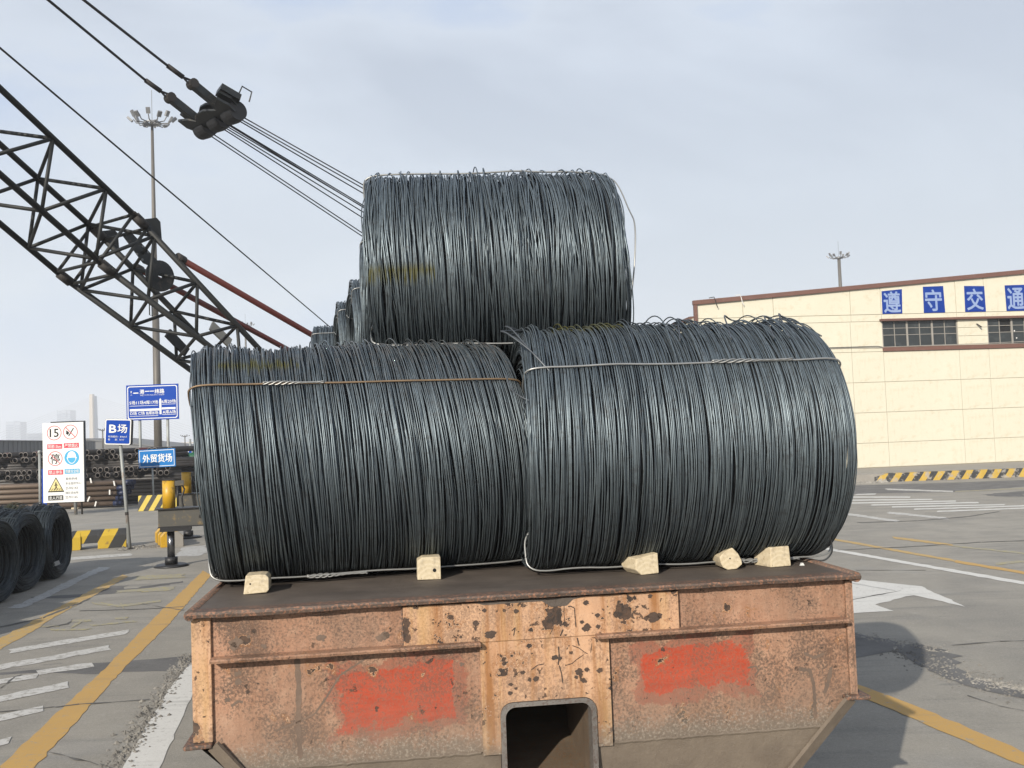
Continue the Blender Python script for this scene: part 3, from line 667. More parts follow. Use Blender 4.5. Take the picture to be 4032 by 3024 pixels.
def blot(x, y, r):
    c_ = face(2000 + x * .6781, 2150 + y * .6781); n = 18; k = [random.uniform(.55, 1.15) for _ in range(n)]; yf = -0.0134 if c_[1] > RIBZ + .01 else -0.0074
    P = [(c_[0] + r * k[i] * math.cos(6.283 * i / n), yf, c_[1] + r * .8 * k[i - 1] * math.sin(6.283 * i / n)) for i in range(n)]
    MB().add(P, [tuple(range(n))]).build('paint_flake', M['tr_crack'], TR)
for x, y, r in ((45, 375, .014), (240, 395, .015), (450, 325, .016), (455, 470, .022), (425, 440, .012), (515, 400, .012), (520, 465, .013), (680, 345, .013), (672, 378, .011), (820, 290, .013), (840, 410, .034), (800, 415, .016), (875, 400, .018),
                (270, 645, .016), (300, 650, .012), (410, 728, .022), (455, 715, .014), (530, 720, .016), (85, 732, .013), (15, 800, .012), (45, 825, .009), (12, 850, .012), (160, 770, .016), (440, 780, .014), (395, 760, .010), (-100, 510, .030), (-140, 370, .012), (-190, 445, .016)): blot(x, y, r)
M['tr_scrape'] = _ts
def pblot(x, y, r):                                  # flakes on the recessed side panels, left half seen close up
    c_ = face(700 + x * .6781, 2150 + y * .6781); n = 16; k = [random.uniform(.45, 1.2) for _ in range(n)]; yf = 0.0106 if c_[1] > RIBZ + .01 else 0.0128
    MB().add([(c_[0] + r * k[i] * math.cos(6.283 * i / n), yf, c_[1] + r * .75 * k[i - 1] * math.sin(6.283 * i / n)) for i in range(n)], [tuple(range(n))]).build('paint_flake', M['tr_scrape'], TR)
for x, y, r in ((335, 560, .030), (320, 585, .024), (410, 528, .010), (495, 585, .016), (830, 535, .026), (1190, 530, .028), (1215, 520, .016), (345, 745, .018), (350, 795, .020), (285, 900, .016), (1650, 690, .012), (515, 840, .007)): pblot(x, y, r)
scrape([(-1.050, 1.232), (-1.045, 1.10), (-1.052, .95), (-1.046, .80)], .015)
scrape([(-1.15, .925), (-1.05, .955), (-0.98, .985), (-0.93, 1.05), (-0.87, 1.14), (-0.80, 1.18), (-0.74, 1.215)], .005)
scrape([(1.20, 1.03), (1.255, 1.02), (1.27, .96), (1.272, .88), (1.27, .80)], .010); scrape([(1.36, 1.03), (1.345, .97), (1.32, .91)], .012)
scrape([(1.23, 1.10), (1.28, 1.075), (1.33, 1.09)], .009); scrape([(.96, 1.05), (1.0, 1.055), (1.01, 1.035), (.99, 1.01)], .005); scrape([(-1.33, 1.04), (-1.30, 1.06), (-1.28, 1.055)], .007)
# weld bead between the panels
MB().path([(-0.594 + random.gauss(0, .0008), 0.006, RIBZ + 0.01 + 0.17 * i / 30) for i in range(31)], 0.005, 5).build('weld_bead', M['tr_lip'], TR)
MB().path([(0.318 + random.gauss(0, .0008), 0.008, FOLD + 0.47 * i / 60) for i in range(61)], 0.004, 5).build('weld_bead', M['hole'], TR)
MB().path([(-1.27 + 1.0 * i / 50, 0.006, FOLD + random.gauss(0, .0012)) for i in range(51)], 0.006, 5).build('weld_bead', M['tr_low'], TR)
MB().path([(0.325 + 0.97 * i / 50, 0.006, FOLD + random.gauss(0, .0012)) for i in range(51)], 0.006, 5).build('weld_bead', M['tr_low'], TR)

# ================================================================== WIRE COILS
def smooth_noise(n, k, amp, r):
    """a smooth random walk over n steps with about k bumps"""
    c = r.normal(0, 1, k + 3); t = np.linspace(0, k, n); i = t.astype(int); f = t - i; f = f * f * (3 - 2 * f)
    return amp * (c[i] * (1 - f) + c[i + 1] * f)
def winding_mesh(name, L, R, seed, n_out=190, n_mid=110, n_end=90, n_in=70, segs=60, sides=5, wire=0.0044, shear=0.0, messy=1.0, top=1.0, flat=0.02, lean=0.0, paint=None, rust=0.4, bulge=0.0):
    r = np.random.default_rng(seed)
    N = n_out + n_mid + n_end + n_in
    th = np.linspace(0, 2 * np.pi, segs, endpoint=False)           # 0 = +y, pi/2 = up
    x0 = np.concatenate([np.linspace(-L / 2, L / 2, n_out), np.sort(r.uniform(-L / 2, L / 2, n_mid)),
                         np.where(r.random(n_end) < .5, -1, 1) * (L / 2 - np.abs(r.normal(0, .022, n_end))), np.linspace(-L / 2 + .01, L / 2 - .01, n_in)])
    lay = np.concatenate([-np.abs(r.normal(0, .0032, n_out)), -.010 - np.abs(r.normal(0, .010, n_mid)), -r.uniform(0, .19, n_end), -.19 + r.normal(0, .008, n_in)])
    x0 = x0 + r.normal(0, .0021 * messy, N)
    a0 = np.concatenate([smooth_noise(n_out, 14, 1, r), r.normal(0, 1, N - n_out)])
    b0 = np.concatenate([smooth_noise(n_out, 22, 1, r), r.normal(0, 1, N - n_out)])
    X = x0[:, None] + np.zeros((N, segs))
    X += messy * (.0065 * a0[:, None] * np.cos(th - 0.6)[None] + .0045 * b0[:, None] * np.cos(2 * th + 1.1)[None])
    X += messy * r.normal(0, .0052, (N, 1)) * np.cos(th[None] + r.uniform(0, 6.28, (N, 1)))
    X += messy * r.normal(0, .0032, (N, 1)) * np.cos(2 * th[None] + r.uniform(0, 6.28, (N, 1)))
    for hk, ha in ((4, .0020), (5, .0017), (7, .0013), (9, .0009)): X += messy * r.normal(0, ha, (N, 1)) * np.cos(hk * th[None] + r.uniform(0, 6.28, (N, 1)))
    X += messy * r.normal(0, .0026, (N, 1)) * np.cos(3 * th[None] + r.uniform(0, 6.28, (N, 1)))
    Rr = R + lay[:, None] + np.zeros((N, segs))
    Rr += .0024 * messy * r.normal(0, 1, (N, 1)) * np.cos(th[None] * 2 + r.uniform(0, 6.28, (N, 1)))
    Rr += .0020 * messy * r.normal(0, 1, (N, 1)) * np.cos(th[None] * 3 + r.uniform(0, 6.28, (N, 1)))
    # the loops ride up unevenly on top and settle flat underneath
    up = np.clip(np.sin(th), 0, 1)[None] ** 6
    wave = np.concatenate([smooth_noise(n_out, 9, .008, r), r.normal(0, .006, N - n_out)])
    outer = np.concatenate([np.ones(n_out), np.ones(n_mid) * .8, np.zeros(n_end + n_in)])
    Rr += top * up * (wave[:, None] + (np.abs(r.normal(0, .014, N)) * (r.random(N) < .55) * outer)[:, None])
    Rr -= flat * np.clip(-np.sin(th), 0, 1)[None] ** 8
    # rounded shoulders at the ends
    e = np.clip((np.abs(x0) - (L / 2 - .07)) / .07, 0, 1)
    Rr -= (.028 * e ** 2)[:, None]
    y = Rr * np.cos(th)[None]; z = Rr * np.sin(th)[None]
    X += shear * (-z) + bulge * (x0 / (L / 2))[:, None] * np.clip(-np.cos(th), 0, 1)[None] ** 2 + lean * y
    Z = z + R - flat
    C = np.stack([X, y, Z], -1)                                     # N, segs, 3
    T = np.roll(C, -1, 1) - np.roll(C, 1, 1); T /= np.linalg.norm(T, axis=2, keepdims=True)
    rad_ = np.stack([np.zeros_like(X), np.cos(th)[None] + 0 * X, np.sin(th)[None] + 0 * X], -1)
    B = np.cross(T, rad_); B /= np.linalg.norm(B, axis=2, keepdims=True); Q = np.cross(B, T)
    ph = np.linspace(0, 2 * np.pi, sides, endpoint=False)
    V = C[:, :, None, :] + wire * (np.cos(ph)[None, None, :, None] * Q[:, :, None, :] + np.sin(ph)[None, None, :, None] * B[:, :, None, :])
    V = V.reshape(-1, 3)
    i = np.arange(N)[:, None, None] * segs * sides; s = np.arange(segs)[None, :, None]; k = np.arange(sides)[None, None, :]
    s2 = (s + 1) % segs; k2 = (k + 1) % sides
    F = np.stack([i + s * sides + k, i + s * sides + k2, i + s2 * sides + k2, i + s2 * sides + k], -1).reshape(-1, 4)
    me = bpy.data.meshes.new(name)
    me.vertices.add(len(V)); me.vertices.foreach_set('co', V.astype('f').ravel())
    me.loops.add(F.size); me.loops.foreach_set('vertex_index', F.astype('i').ravel())
    me.polygons.add(len(F)); me.polygons.foreach_set('loop_start', (np.arange(len(F)) * 4).astype('i')); me.polygons.foreach_set('loop_total', np.full(len(F), 4, 'i'))
    me.polygons.foreach_set('use_smooth', np.ones(len(F), bool))
    me.update(calc_edges=True)
    tone = np.repeat(np.clip(r.beta(2.0, 2.0, N), 0, 1), segs * sides)
    pt = np.zeros((N, segs))
    for (xa, xb, za, zb, side) in (paint or ()):
        j = r.normal(0, .006, (N, 1))
        on = (C[:, :, 0] > xa + r.normal(0, .01, (N, 1))) & (C[:, :, 0] < xb + r.normal(0, .02, (N, 1))) & (C[:, :, 2] > za + j) & (C[:, :, 2] < zb + j)
        if side: on &= C[:, :, 1] < 0.1
        pt[on] = np.repeat(np.clip(r.normal(.85, .2, (N, 1)), 0, 1), segs, 1)[on]
    rs = rust * np.clip(np.sin(th), 0, 1)[None] ** 3 * np.clip(r.normal(.7, .35, (N, 1)), 0, 1)
    for nm, arr in (('tone', tone), ('paint', np.repeat(pt.ravel(), sides)), ('rust', np.repeat(rs.ravel(), sides))):
        at = me.attributes.new(nm, 'FLOAT', 'POINT'); at.data.foreach_set('value', arr.astype('f'))
    me.materials.append(M['wire'])
    return me
def chaikin(p, k=2):
    for _ in range(k):
        q = []
        for i in range(len(p)):
            a, b = p[i], p[(i + 1) % len(p)]; q += [a.lerp(b, .25), a.lerp(b, .75)]
        p = q
    return p
def add_tie(par, L, R, ang, mat, shear=0.0, flat=0.02, seed=0, slack=0.0, knot=None, r=0.0052, bulge=0.0):
    """a binding wire round the wall of the coil at one angle (0 = front, 90 = top)"""
    q = random.Random(seed); P = []
    def pt(x, rr):
        y = -rr * math.cos(ang); z = rr * math.sin(ang)
        return Vector((x - shear * z + bulge * (x / (L / 2)) * max(0, math.cos(ang)) ** 2, y, z + R - flat))
    n = 9
    for i in range(n): P.append(pt(-L / 2 + .05 + (L - .10) * i / (n - 1), R + .010 + q.gauss(0, .004) + slack * math.sin(math.pi * i / (n - 1))))
    P += [pt(L / 2 + .012, R - .012), pt(L / 2 + .018, R - .07), pt(L / 2 + .016, R - .16), pt(L / 2 - .03, R - .215)]
    P += [pt(L / 2 - .3, R - .21), pt(-L / 2 + .3, R - .21)]
    P += [pt(-L / 2 + .03, R - .215), pt(-L / 2 - .016, R - .16), pt(-L / 2 - .018, R - .07), pt(-L / 2 - .012, R - .012)]
    o = MB().path(chaikin(P, 2), r, 6, True).build('binding_wire', mat, par, smooth=True)
    if knot:
        ka, kb = knot; m = MB()
        for s in (0, 1, 2):
            pts = []
            for i in range(40):
                t = i / 39; a = t * 2 * math.pi * 3.2 + s * 2.09; rr = .0042 + (.003 * math.sin(6.28 * t))
                pts.append(pt(ka + (kb - ka) * t, R + .014 + rr * math.cos(a)) + Vector((0, 0, rr * math.sin(a))))
            m.path(pts, .0036, 5)
        m.build('twisted_knot', M['tie'], o, smooth=True)
    return o
def core(par, L, R, shear=0.0, flat=0.02, hollow=True):  # shell added inside the coil to block light and darken the gaps
    m = MB(); ns = 48; P = []; pr = [(-L / 2 + .035, R - .032), (L / 2 - .035, R - .032), (L / 2 - .035, R - .175), (-L / 2 + .035, R - .175)]
    for k in range(ns):
        a = 2 * math.pi * k / ns
        for x, r_ in pr: P.append((x - shear * r_ * math.sin(a), r_ * math.cos(a), r_ * math.sin(a) + R - flat))
    f = []
    for k in range(ns):
        j = (k + 1) % ns; f += [(k * 4 + i, j * 4 + i, j * 4 + (i + 1) % 4, k * 4 + (i + 1) % 4) for i in range(4)]
    m.add(P, f); return m.build('dark_core_shell', M['core'], par, smooth=False)
def coil(label, loc, rz, L, R, ties, group='bound coils of steel wire', seed=1, mesh=None, tilt=None, **kw):
    t = thing('wire_coil', label, 'wire coil', loc, rz, group)
    me = mesh or winding_mesh('wire_windings', L, R, seed, **kw)
    w = bpy.data.objects.new('wire_windings', me); COL.objects.link(w); w.parent = t
    core(t, L, R, kw.get('shear', 0.0), kw.get('flat', 0.02))
    for i, (deg, mat, knot, slack) in enumerate(ties):
        add_tie(t, L, R, rad(deg), M[mat], kw.get('shear', 0.0), kw.get('flat', 0.02), seed * 10 + i, slack, knot, bulge=kw.get('bulge', 0.0))
    return t
def loose(par, pts, name='loose_wire', r=0.0044, mat='loose'):
    pts = [Vector(p) for p in pts]
    out = []
    for i in range(len(pts) - 1):
        p0 = pts[max(i - 1, 0)]; p1 = pts[i]; p2 = pts[i + 1]; p3 = pts[min(i + 2, len(pts) - 1)]
        for k in range(8):
            u = k / 8
            out.append(0.5 * ((2 * p1) + (p2 - p0) * u + (2 * p0 - 5 * p1 + 4 * p2 - p3) * u * u + (3 * p1 - p0 - 3 * p2 + p3) * u ** 3))
    out.append(pts[-1])
    return MB().path(out, r, 6).build(name, M[mat], par, smooth=True)

pL = tw(-0.775, 1.0); LL, RL = 1.60, 0.615
cL = coil('big wire coil on the left of the trailer front, above two chocks', (pL.x, pL.y, DZ), TYAW + 0.12, LL, RL,
          ((40, 'tie_rusty', (-.47, -.18), 0), (-61, 'tie', (-.36, -.06), 0), (140, 'tie', None, 0), (222, 'tie', None, 0)),
          seed=11, shear=0.085, messy=1.0, top=1.0, flat=0.03, n_out=246, n_mid=190, segs=80, wire=.0034, paint=((-0.72, -0.36, 1.06, 1.105, True),), rust=0.75, bulge=0.0)
pR = tw(0.815, 0.72); LR_, RR = 1.52, 0.632
cR = coil('big wire coil on the right of the trailer front, above three chocks', (pR.x, pR.y, DZ), TYAW - 0.02, LR_, RR,
          ((40, 'tie', (.12, .52), 0), (-63, 'tie', (.22, .60), 0.0), (140, 'tie', None, 0), (222, 'tie', None, 0)),
          seed=23, shear=-0.01, messy=0.95, top=1.5, flat=0.03, n_out=236, n_mid=190, segs=80, wire=.0034, paint=((-0.58, -0.25, 1.222, 1.40, False),), rust=0.25, bulge=0.02)
pT = tw(0.042, 1.60); LT, RTp = 1.45, 0.604
cT = coil('topmost wire coil lying across the two front coils, with olive paint band and loose wire', (pT.x, pT.y, 2.535), TYAW - 0.05, LT, RTp,
          ((74, 'tie', None, 0.012), (-46, 'tie', None, 0.012), (140, 'tie', None, 0), (222, 'tie', None, 0)),
          seed=37, shear=0.035, messy=1.75, top=1.3, flat=0.02, n_out=212, n_mid=200, segs=80, wire=.0036, paint=((-0.72, -0.36, 0.49, 0.555, True),), rust=0.1)
# loose turns and ends
hx = LT / 2
loose(cT, [(hx - .10, -.12, 2 * RTp - .03), (hx + .01, -.22, 2 * RTp - .10), (hx + .065, -.34, 2 * RTp - .30), (hx + .075, -.44, 1.5 * RTp - .12), (hx + .05, -.5, RTp - .05), (hx + .02, -.5, RTp - .25)], mat='tie')
hr = LR_ / 2
for k, (dx, dz, dy) in enumerate(((-.10, .02, -.30), (-.06, .0, -.28), (-.075, .045, -.26))):
    loose(cR, [(-hr + .10, -.50, 2 * RR - .28), (-hr + .02, -.42, 2 * RR - .17), (-hr + dx + .02, dy - .02, 2 * RR - .09 + dz), (-hr + dx, dy + .08, 2 * RR - .065 + dz), (-hr + .03, dy + .22, 2 * RR - .03)], mat='loose')
loose(cR, [(-hr - .0, -.50, RR + .22), (-hr - .05, -.46, RR + .25), (-hr - .085, -.40, RR + .29), (-hr - .10, -.34, RR + .36)])
loose(cR, [(hr - .12, -.20, .02), (hr - .05, -.30, .008), (hr - .015, -.34, .05), (hr - .03, -.38, .11), (hr - .06, -.42, .14)])
for cx, zz in ((.10, .0), (.36, .012), (.58, .0), (.66, .015)):
    loose(cR, [(cx - .10, -.40, RR + .50), (cx - .05, -.22, 2 * RR - .06), (cx - .01, -.05, 2 * RR + .012 + zz), (cx + .05, .03, 2 * RR + .012), (cx + .09, -.05, 2 * RR - .02), (cx + .11, -.30, 2 * RR - .12)], mat='loose')
for cx in (.30, .42):
    loose(cL, [(cx - .02, -.37, .16), (cx + .04, -.50, .30), (cx + .085, -.60, .52)], mat='core')

# further rows behind: one winding shared by the copies
LB, RB = 1.55, 0.60
back_me = winding_mesh('wire_windings', LB, RB, 51, n_out=150, n_mid=70, n_end=110, n_in=70, segs=40, sides=4, wire=0.005, messy=1.2, top=1.2, flat=0.02, rust=0.2)
TIES = ((50, 'tie', None, 0), (-50, 'tie', None, 0), (140, 'tie', None, 0), (222, 'tie', None, 0))
proto = None
def back(label, p, z, rz, group='bound coils of steel wire'):
    global proto
    if proto is None:
        proto = coil(label, (p.x, p.y, z), rz, LB, RB, TIES, group, 5, back_me); return proto
    c = copy_tree(proto); c.location = (p.x, p.y, z); c.rotation_euler = (0, 0, rz); c['label'] = label; c['group'] = group
    return c
back('upper wire coil just behind the topmost one, its edge showing on the left', tw(0.03, 3.05), 2.535, TYAW - 0.05)
back('upper coil two back from the topmost one, turned with a hollow end to the left', tw(-0.16, 5.45), 2.54, TYAW + 0.11)
back('upper coil three back from the topmost one, its hollow end above the left coil', tw(-0.36, 6.95), 2.535, TYAW + 0.11)
back('farthest upper wire coil, a low rim beside the red crane tube', tw(-0.77, 9.25), 2.535, TYAW)
for i, yy in enumerate((2.35, 3.75, 5.15, 6.55, 7.95, 9.35)):
    for sx in (-1, 1):
        back('lower coil behind the front pair, %s row' % ('second', 'third', 'fourth', 'fifth', 'sixth', 'rearmost')[i] + (' on the left' if sx < 0 else ' on the right'), tw(sx * 0.79 - 0.02, yy), DZ, TYAW)

# wooden chocks
def chock(label, poly, x, y, yaw, depth, taper=0.0, hole=None, skew=(0, 0), nail=None):
    """poly = front outline (x, z); the block runs back from it"""
    p = tw(x, y); t = thing('wooden_chock', label, 'chock', (p.x, p.y, DZ + 0.001), TYAW + yaw, 'wooden chocks on the trailer edge')
    n = len(poly); F = [(a, 0, b) for a, b in poly]; Bk = [(a * (1 + taper) + skew[0], depth, max(0, b * (1 + skew[1]))) for a, b in poly]
    m = MB(); m.add(F + Bk, [tuple(range(n)), tuple(range(2 * n - 1, n - 1, -1))] + [((i + 1) % n, i, n + i, n + (i + 1) % n) for i in range(n)])
    o = m.build('block', M['wood'], t, bevel=0.004)
    if o.data.polygons[0].normal.y > 0: o.data.flip_normals()
    if hole:
        hx_, hz_, hr_ = hole
        MB().lathe([(0.0, -0.0015), (hr_, -0.0015), (hr_ * 1.05, 0.001)], 14, (hx_, 0, hz_), 'Y').build('nail_hole', M['hole'], t)
    return t
chock('pale chock with clipped corner under the left coil, nearest the left end of the trailer', [(-.060, 0), (.046, .004), (.056, .016), (.057, .072), (.044, .086), (.018, .089), (-.048, .087)], -1.262, 0.40, 0.02, 0.13, hole=(-.028, .048, .004))
chock('pale wooden chock with a large round hole under the left coil, near the gap', [(-.058, .002), (.058, 0), (.058, .112), (-.030, .112), (-.056, .097)], -0.450, 0.545, 0.0, 0.11, hole=(.027, .046, .009))
chock('sloping wooden chock with a grey stained top, left one of three under the right coil', [(-.030, 0), (.058, .004), (.056, .102), (-.056, .078), (-.058, .026)], 0.590, 0.31, 0.06, 0.14, taper=0.0, skew=(-.030, .08))
chock('round ended wooden chock like a cut log, middle one of three under the right coil', [(-.019, 0), (.026, .002), (.055, .023), (.053, .044), (.037, .076), (.010, .106), (-.028, .092), (-.058, .064), (-.053, .035), (-.041, .012)], 1.015, 0.32, -0.02, 0.13, hole=(-.006, .055, .0035))
chock('yellowish wedge shaped wooden chock, rightmost on the trailer edge under the right coil', [(-.048, 0), (.060, .002), (.053, .100), (-.044, .097)], 1.262, 0.32, 0.06, 0.13, skew=(-.030, .04))
p = tw(1.38, 0.33)
st = MB().add([(-.012, 0, 0), (.012, -.006, 0), (.016, .012, 0), (-.008, .014, 0), (-.006, 0, .014), (.008, .006, .012)], [(0, 1, 5, 4), (1, 2, 5), (2, 3, 4, 5), (3, 0, 4), (0, 3, 2, 1)]).build('stone', M['stone'])
st.location = (p.x, p.y, DZ + .001); props(st, 'small white stone on the trailer deck beside the rightmost chock', 'stone')
# ================================================================== CREAM WAREHOUSE ON THE RIGHT
WY = 0.1197
WH = thing('warehouse', 'cream warehouse with brown roof edge and a row of dark windows', 'building', (13.73, 39.81, 0), WY)
def zroof(x): return 7.03 + (x + 6.42) * 0.0705
WX0, WX1 = -6.37, 17.0
for z0_, z1_ in ((0, 5.116), (6.173, None)):
    MB().prism([(WX0, 0.03, z0_), (WX0, 0.03, z1_ or zroof(WX0) + .02), (WX1, 0.03, z1_ or zroof(WX1) + .02), (WX1, 0.03, z0_)], (0, 0.25, 0)).build('backing_wall', M['joint'], WH)
for x0_, x1_ in ((WX0, 1.34), (4.60, 5.90), (9.20, 10.5), (13.8, WX1)): MB().box(x0_, x1_, 0.03, .28, 5.117, 6.172).build('backing_wall', M['joint'], WH)
MB().box(1.0, 14, .30, .32, 5.0, 6.3).build('dark_interior', M['pane_gone'], WH)
MB().prism([(WX0 - 0.02, 0.0, 0), (WX0 - 0.02, 0.0, 6.5), (WX0 - 0.02, 24, 6.5), (WX0 - 0.02, 24, 0)], (-0.06, 0, 0)).build('side_wall', M['wall'], WH)
MB().prism([(WX0 - .16, .45, 6.45), (WX1, .45, 8.0), (WX1, .45, 8.15), (WX0 - .16, .45, 6.60)], (0, 24.3, 0)).build('roof', M['roof'], WH)
MB().prism([(WX0 - .14, -0.10, zroof(WX0 - .14) - .02), (WX1, -0.10, zroof(WX1) - .02), (WX1, -0.10, zroof(WX1) + .15), (WX0 - .14, -0.10, zroof(WX0 - .14) + .15)], (0, 0.16, 0)).build('roof_edge', M['brown'], WH)
MB().box(WX0 - .11, WX0 + .02, -0.075, 0.06, 5.9, zroof(WX0) - 0.03).build('corner_board', M['brown'], WH)
# plaster panels between the joints
xs = [-6.37]; k = -1
xs += [-4.62, -3.27, -0.01, 1.34, 4.60, 5.90, 9.20, 10.5, 13.8, 15.1, 17.0]
zs = [0.30, 1.28, 2.50, 3.72, 4.95, 5.12, 6.18, 6.46]
pan = {}
def panel(x0, x1, z0, z1):
    g_ = 0.008
    key = (round(x1 - x0, 3), round(z1 - z0, 3))
    if key not in pan:
        w, h = x1 - x0 - 2 * g_, z1 - z0 - 2 * g_
        o = MB().box(0, w, 0, 0.045, 0, h).build('wall_panel', M['wall'], WH); pan[key] = o.data
    else:
        o = bpy.data.objects.new('wall_panel', pan[key]); COL.objects.link(o); o.parent = WH
    o.location = (x0 + g_, 0.0, z0 + g_)
wall_up = M['wall']
win_bays = [(1.34, 4.60), (5.90, 9.20), (10.5, 13.8)]
for i in range(len(xs) - 1):
    a, b = xs[i], xs[i + 1]
    for z0, z1 in ((0.30, 1.28), (1.28, 2.50), (2.50, 3.72), (3.72, 4.95)): panel(a, b, z0, z1)
    if (a, b) in win_bays: continue
    if b <= 1.35: panel(a, b, 4.95, 5.12); panel(a, b, 5.12, 6.18)
    else:
        for z0, z1 in ((5.12, 5.50), (5.50, 5.84), (5.84, 6.17)): panel(a, b, z0, z1)
xt = [-6.37, -4.46, -3.20, 0.04, 1.34, 4.58, 5.83, 9.2, 10.5, 13.8, 17.0]
for a, b in zip(xt[:-1], xt[1:]):
    panel(a, b, 6.18, 6.46) if b <= 1.35 else panel(a, b, 6.262, 6.46)
    MB().prism([(a + .011, 0, 6.471), (b - .011, 0, 6.471), (b - .011, 0, zroof(b) - .02), (a + .011, 0, zroof(a) - .02)], (0, 0.045, 0)).build('wall_panel', M['wall'], WH)
MB().box(1.24, WX1, -0.16, 0.045, 6.172, 6.26).build('lintel_strip', M['brown'], WH)
MB().box(1.31, WX1, -0.07, 0.045, 4.952, 5.115).build('sill_strip', M['brown'], WH)
# windows: frame, bars, panes
def window(x0, x1, gone=(), holes=()):
    fr = MB()
    z0, z1 = 5.117, 6.170
    fr.box(x0, x0 + .035, .02, .12, z0, z1).box(x1 - .035, x1, .02, .12, z0, z1).box(x0 + .036, x1 - .036, .02, .12, z0, z0 + .03)
    w = fr.build('window', M['mullion'], WH)
    n = 6; step = (x1 - x0) / n
    for i in range(1, n):
        wd = .075 if i % 2 == 0 else .022
        MB().box(x0 + i * step - wd / 2, x0 + i * step + wd / 2, .045, .10, z0 + .031, z1 - .001).build('window_bar', M['mullion'], w)
    rows = [z0 + .03, 5.615, 5.89, z1]
    for zz in rows[1:3]: MB().box(x0 + .036, x1 - .036, .052, .092, zz - .011, zz + .011).build('window_bar', M['mullion'], w)
    for i in range(n):
        for j in range(3):
            mt = M['pane_gone'] if (i, j) in gone else M['pane']
            y = 0.075 if mt is M['pane'] else 0.11
            o = MB().box(x0 + i * step + .015, x0 + (i + 1) * step - .015, y, y + .006, rows[j] + .012, rows[j + 1] - .012).build('pane', mt, w)
            o.rotation_euler = (0, 0, 0)
    for hx_, hz_ in holes: MB().lathe([(0, .071), (.03, .071), (.03, .073)], 10, (hx_, 0, hz_), 'Y').build('pane_hole', M['rag'], w)
window(1.345, 4.595)
window(5.905, 9.195, gone=((1, 1), (1, 2)), holes=((7.2, 5.36), (7.12, 5.66)))
window(10.505, 13.795)
# conduit and small fittings
MB().path([(WX0 + .2, -0.02, 5.12), (-3, -0.02, 5.10), (0, -0.02, 5.13), (1.2, -0.03, 5.11), (2.6, -.10, 5.135), (5, -.10, 5.15), (8, -.1, 5.20)], .014, 5).build('cable', M['kerb_grey'], WH)
MB().path([(-6.2, -0.02, 5.20), (-2, -0.02, 5.16), (1.1, -0.03, 5.17), (1.3, -0.03, 5.13)], .010, 5).build('cable', M['sign_edge'], WH)
MB().bar((5.42, -0.02, 5.98), (5.55, -0.16, 5.82), .05, .04).build('bracket', M['boom_rust'], WH)
for xx in (-5.62, -4.55):
    MB().path([(xx - .25, -.12, zroof(xx) + .17), (xx - .05, -.14, zroof(xx) + .20), (xx, -.13, zroof(xx) + .08), (xx + .04, -.12, zroof(xx) - .1), (xx + .10, -.11, zroof(xx) - .22)], .018, 5).build('roof_bracket', M['boom_rust'] if xx < -5 else M['rag'], WH)
for ch, x0, x1 in (('遵', 1.39, 2.26), ('守', 3.17, 4.05), ('交', 4.98, 5.85), ('通', 6.77, 7.64)):
    MBB = MB(); e = lambda: random.gauss(0, .012)
    MBB.prism([(x0 + e(), -0.014, 6.475), (x1 + e(), -0.014, 6.475), (x1 + e(), -0.014, 7.54 + e() if ch != '遵' else 7.47), (x0 + e(), -0.014, 7.54 + e() if ch != '遵' else 7.40)], (0, 0.012, 0))
    s_ = thing('slogan_board', 'blue slogan board with pale %s character on the cream wall, %s' % (ch, {'遵': 'left of the other boards', '守': 'second from the left', '交': 'third from the left', '通': 'cut by the picture edge'}[ch]), 'sign',
               tuple(wmat(WH) @ Vector((0, 0, 0))), WY, 'blue slogan boards on the warehouse')
    MBB.build('board', M['char_blue'], s_)
    text_obj(ch, M['char'], s_, (x0 + x1) / 2, 6.985 if ch != '遵' else 6.95, -0.017, height=0.86 if ch != '遵' else .84, width=0.70, bold=0.032, name='character')
# raised pavement with a chevron kerb
pv = MB(); A = gp(3440, 1880, 0.3); Bq = gp(4032, 1858, 0.3)
dv = (Bq - A); dv.z = 0; dv.normalize(); nv = Vector((-dv.y, dv.x, 0))
K0 = gp(3445, 1899); K0.z = 0; kang = math.atan2(dv.y, dv.x)
pave = MB(); pave.box(-16, 30, 0.02, 12, 0.0, 0.285)
po = pave.build('pavement', M['kerb_grey']); po.location = (K0.x, K0.y, 0); po.rotation_euler = (0, 0, kang); props(po, kind='structure')
kb = thing('kerb', 'raised kerb painted in worn yellow and black slanted stripes before the cream warehouse', 'kerb', (K0.x, K0.y, 0), kang)
M['kerb_stripe'] = stripes_mat('kerb_stripes', 0.50, -0.85, wear=0.085, yellow=(0.52, 0.34, 0.05))
nn = 60; m = MB(); P = []
for i in range(nn + 1):
    x = 0.0 + 14.0 * i / nn; w = random.gauss(0, .012); e_ = max(0, 1 - x / .5) * .12
    P += [(x, -0.10 + w * .5, 0.0), (x, -0.05 + w, 0.20 - e_), (x, 0.0 + w, 0.30 - e_ + w * .5), (x, 0.25, 0.30 - e_ * .5), (x, 0.25, 0.0)]
f = []
for i in range(nn): f += [(i * 5 + q, (i + 1) * 5 + q, (i + 1) * 5 + (q + 1) % 5, i * 5 + (q + 1) % 5) for q in range(5)]
f += [(0, 1, 2, 3, 4), tuple(nn * 5 + q for q in (4, 3, 2, 1, 0))]
m.add(P, f); m.build('kerb_stone', M['kerb_stripe'], kb)
m = MB(); r = random.Random(3)
for i in range(60):
    x = r.uniform(-2.2, .4); y = r.uniform(-.5, .1); s = r.uniform(.03, .12)
    m.add([(x - s, y - s, 0), (x + s, y - s * .8, 0), (x + s * .8, y + s, 0), (x - s, y + s, 0), (x, y, s * r.uniform(.5, 1.2))], [(0, 1, 4), (1, 2, 4), (2, 3, 4), (3, 0, 4)])
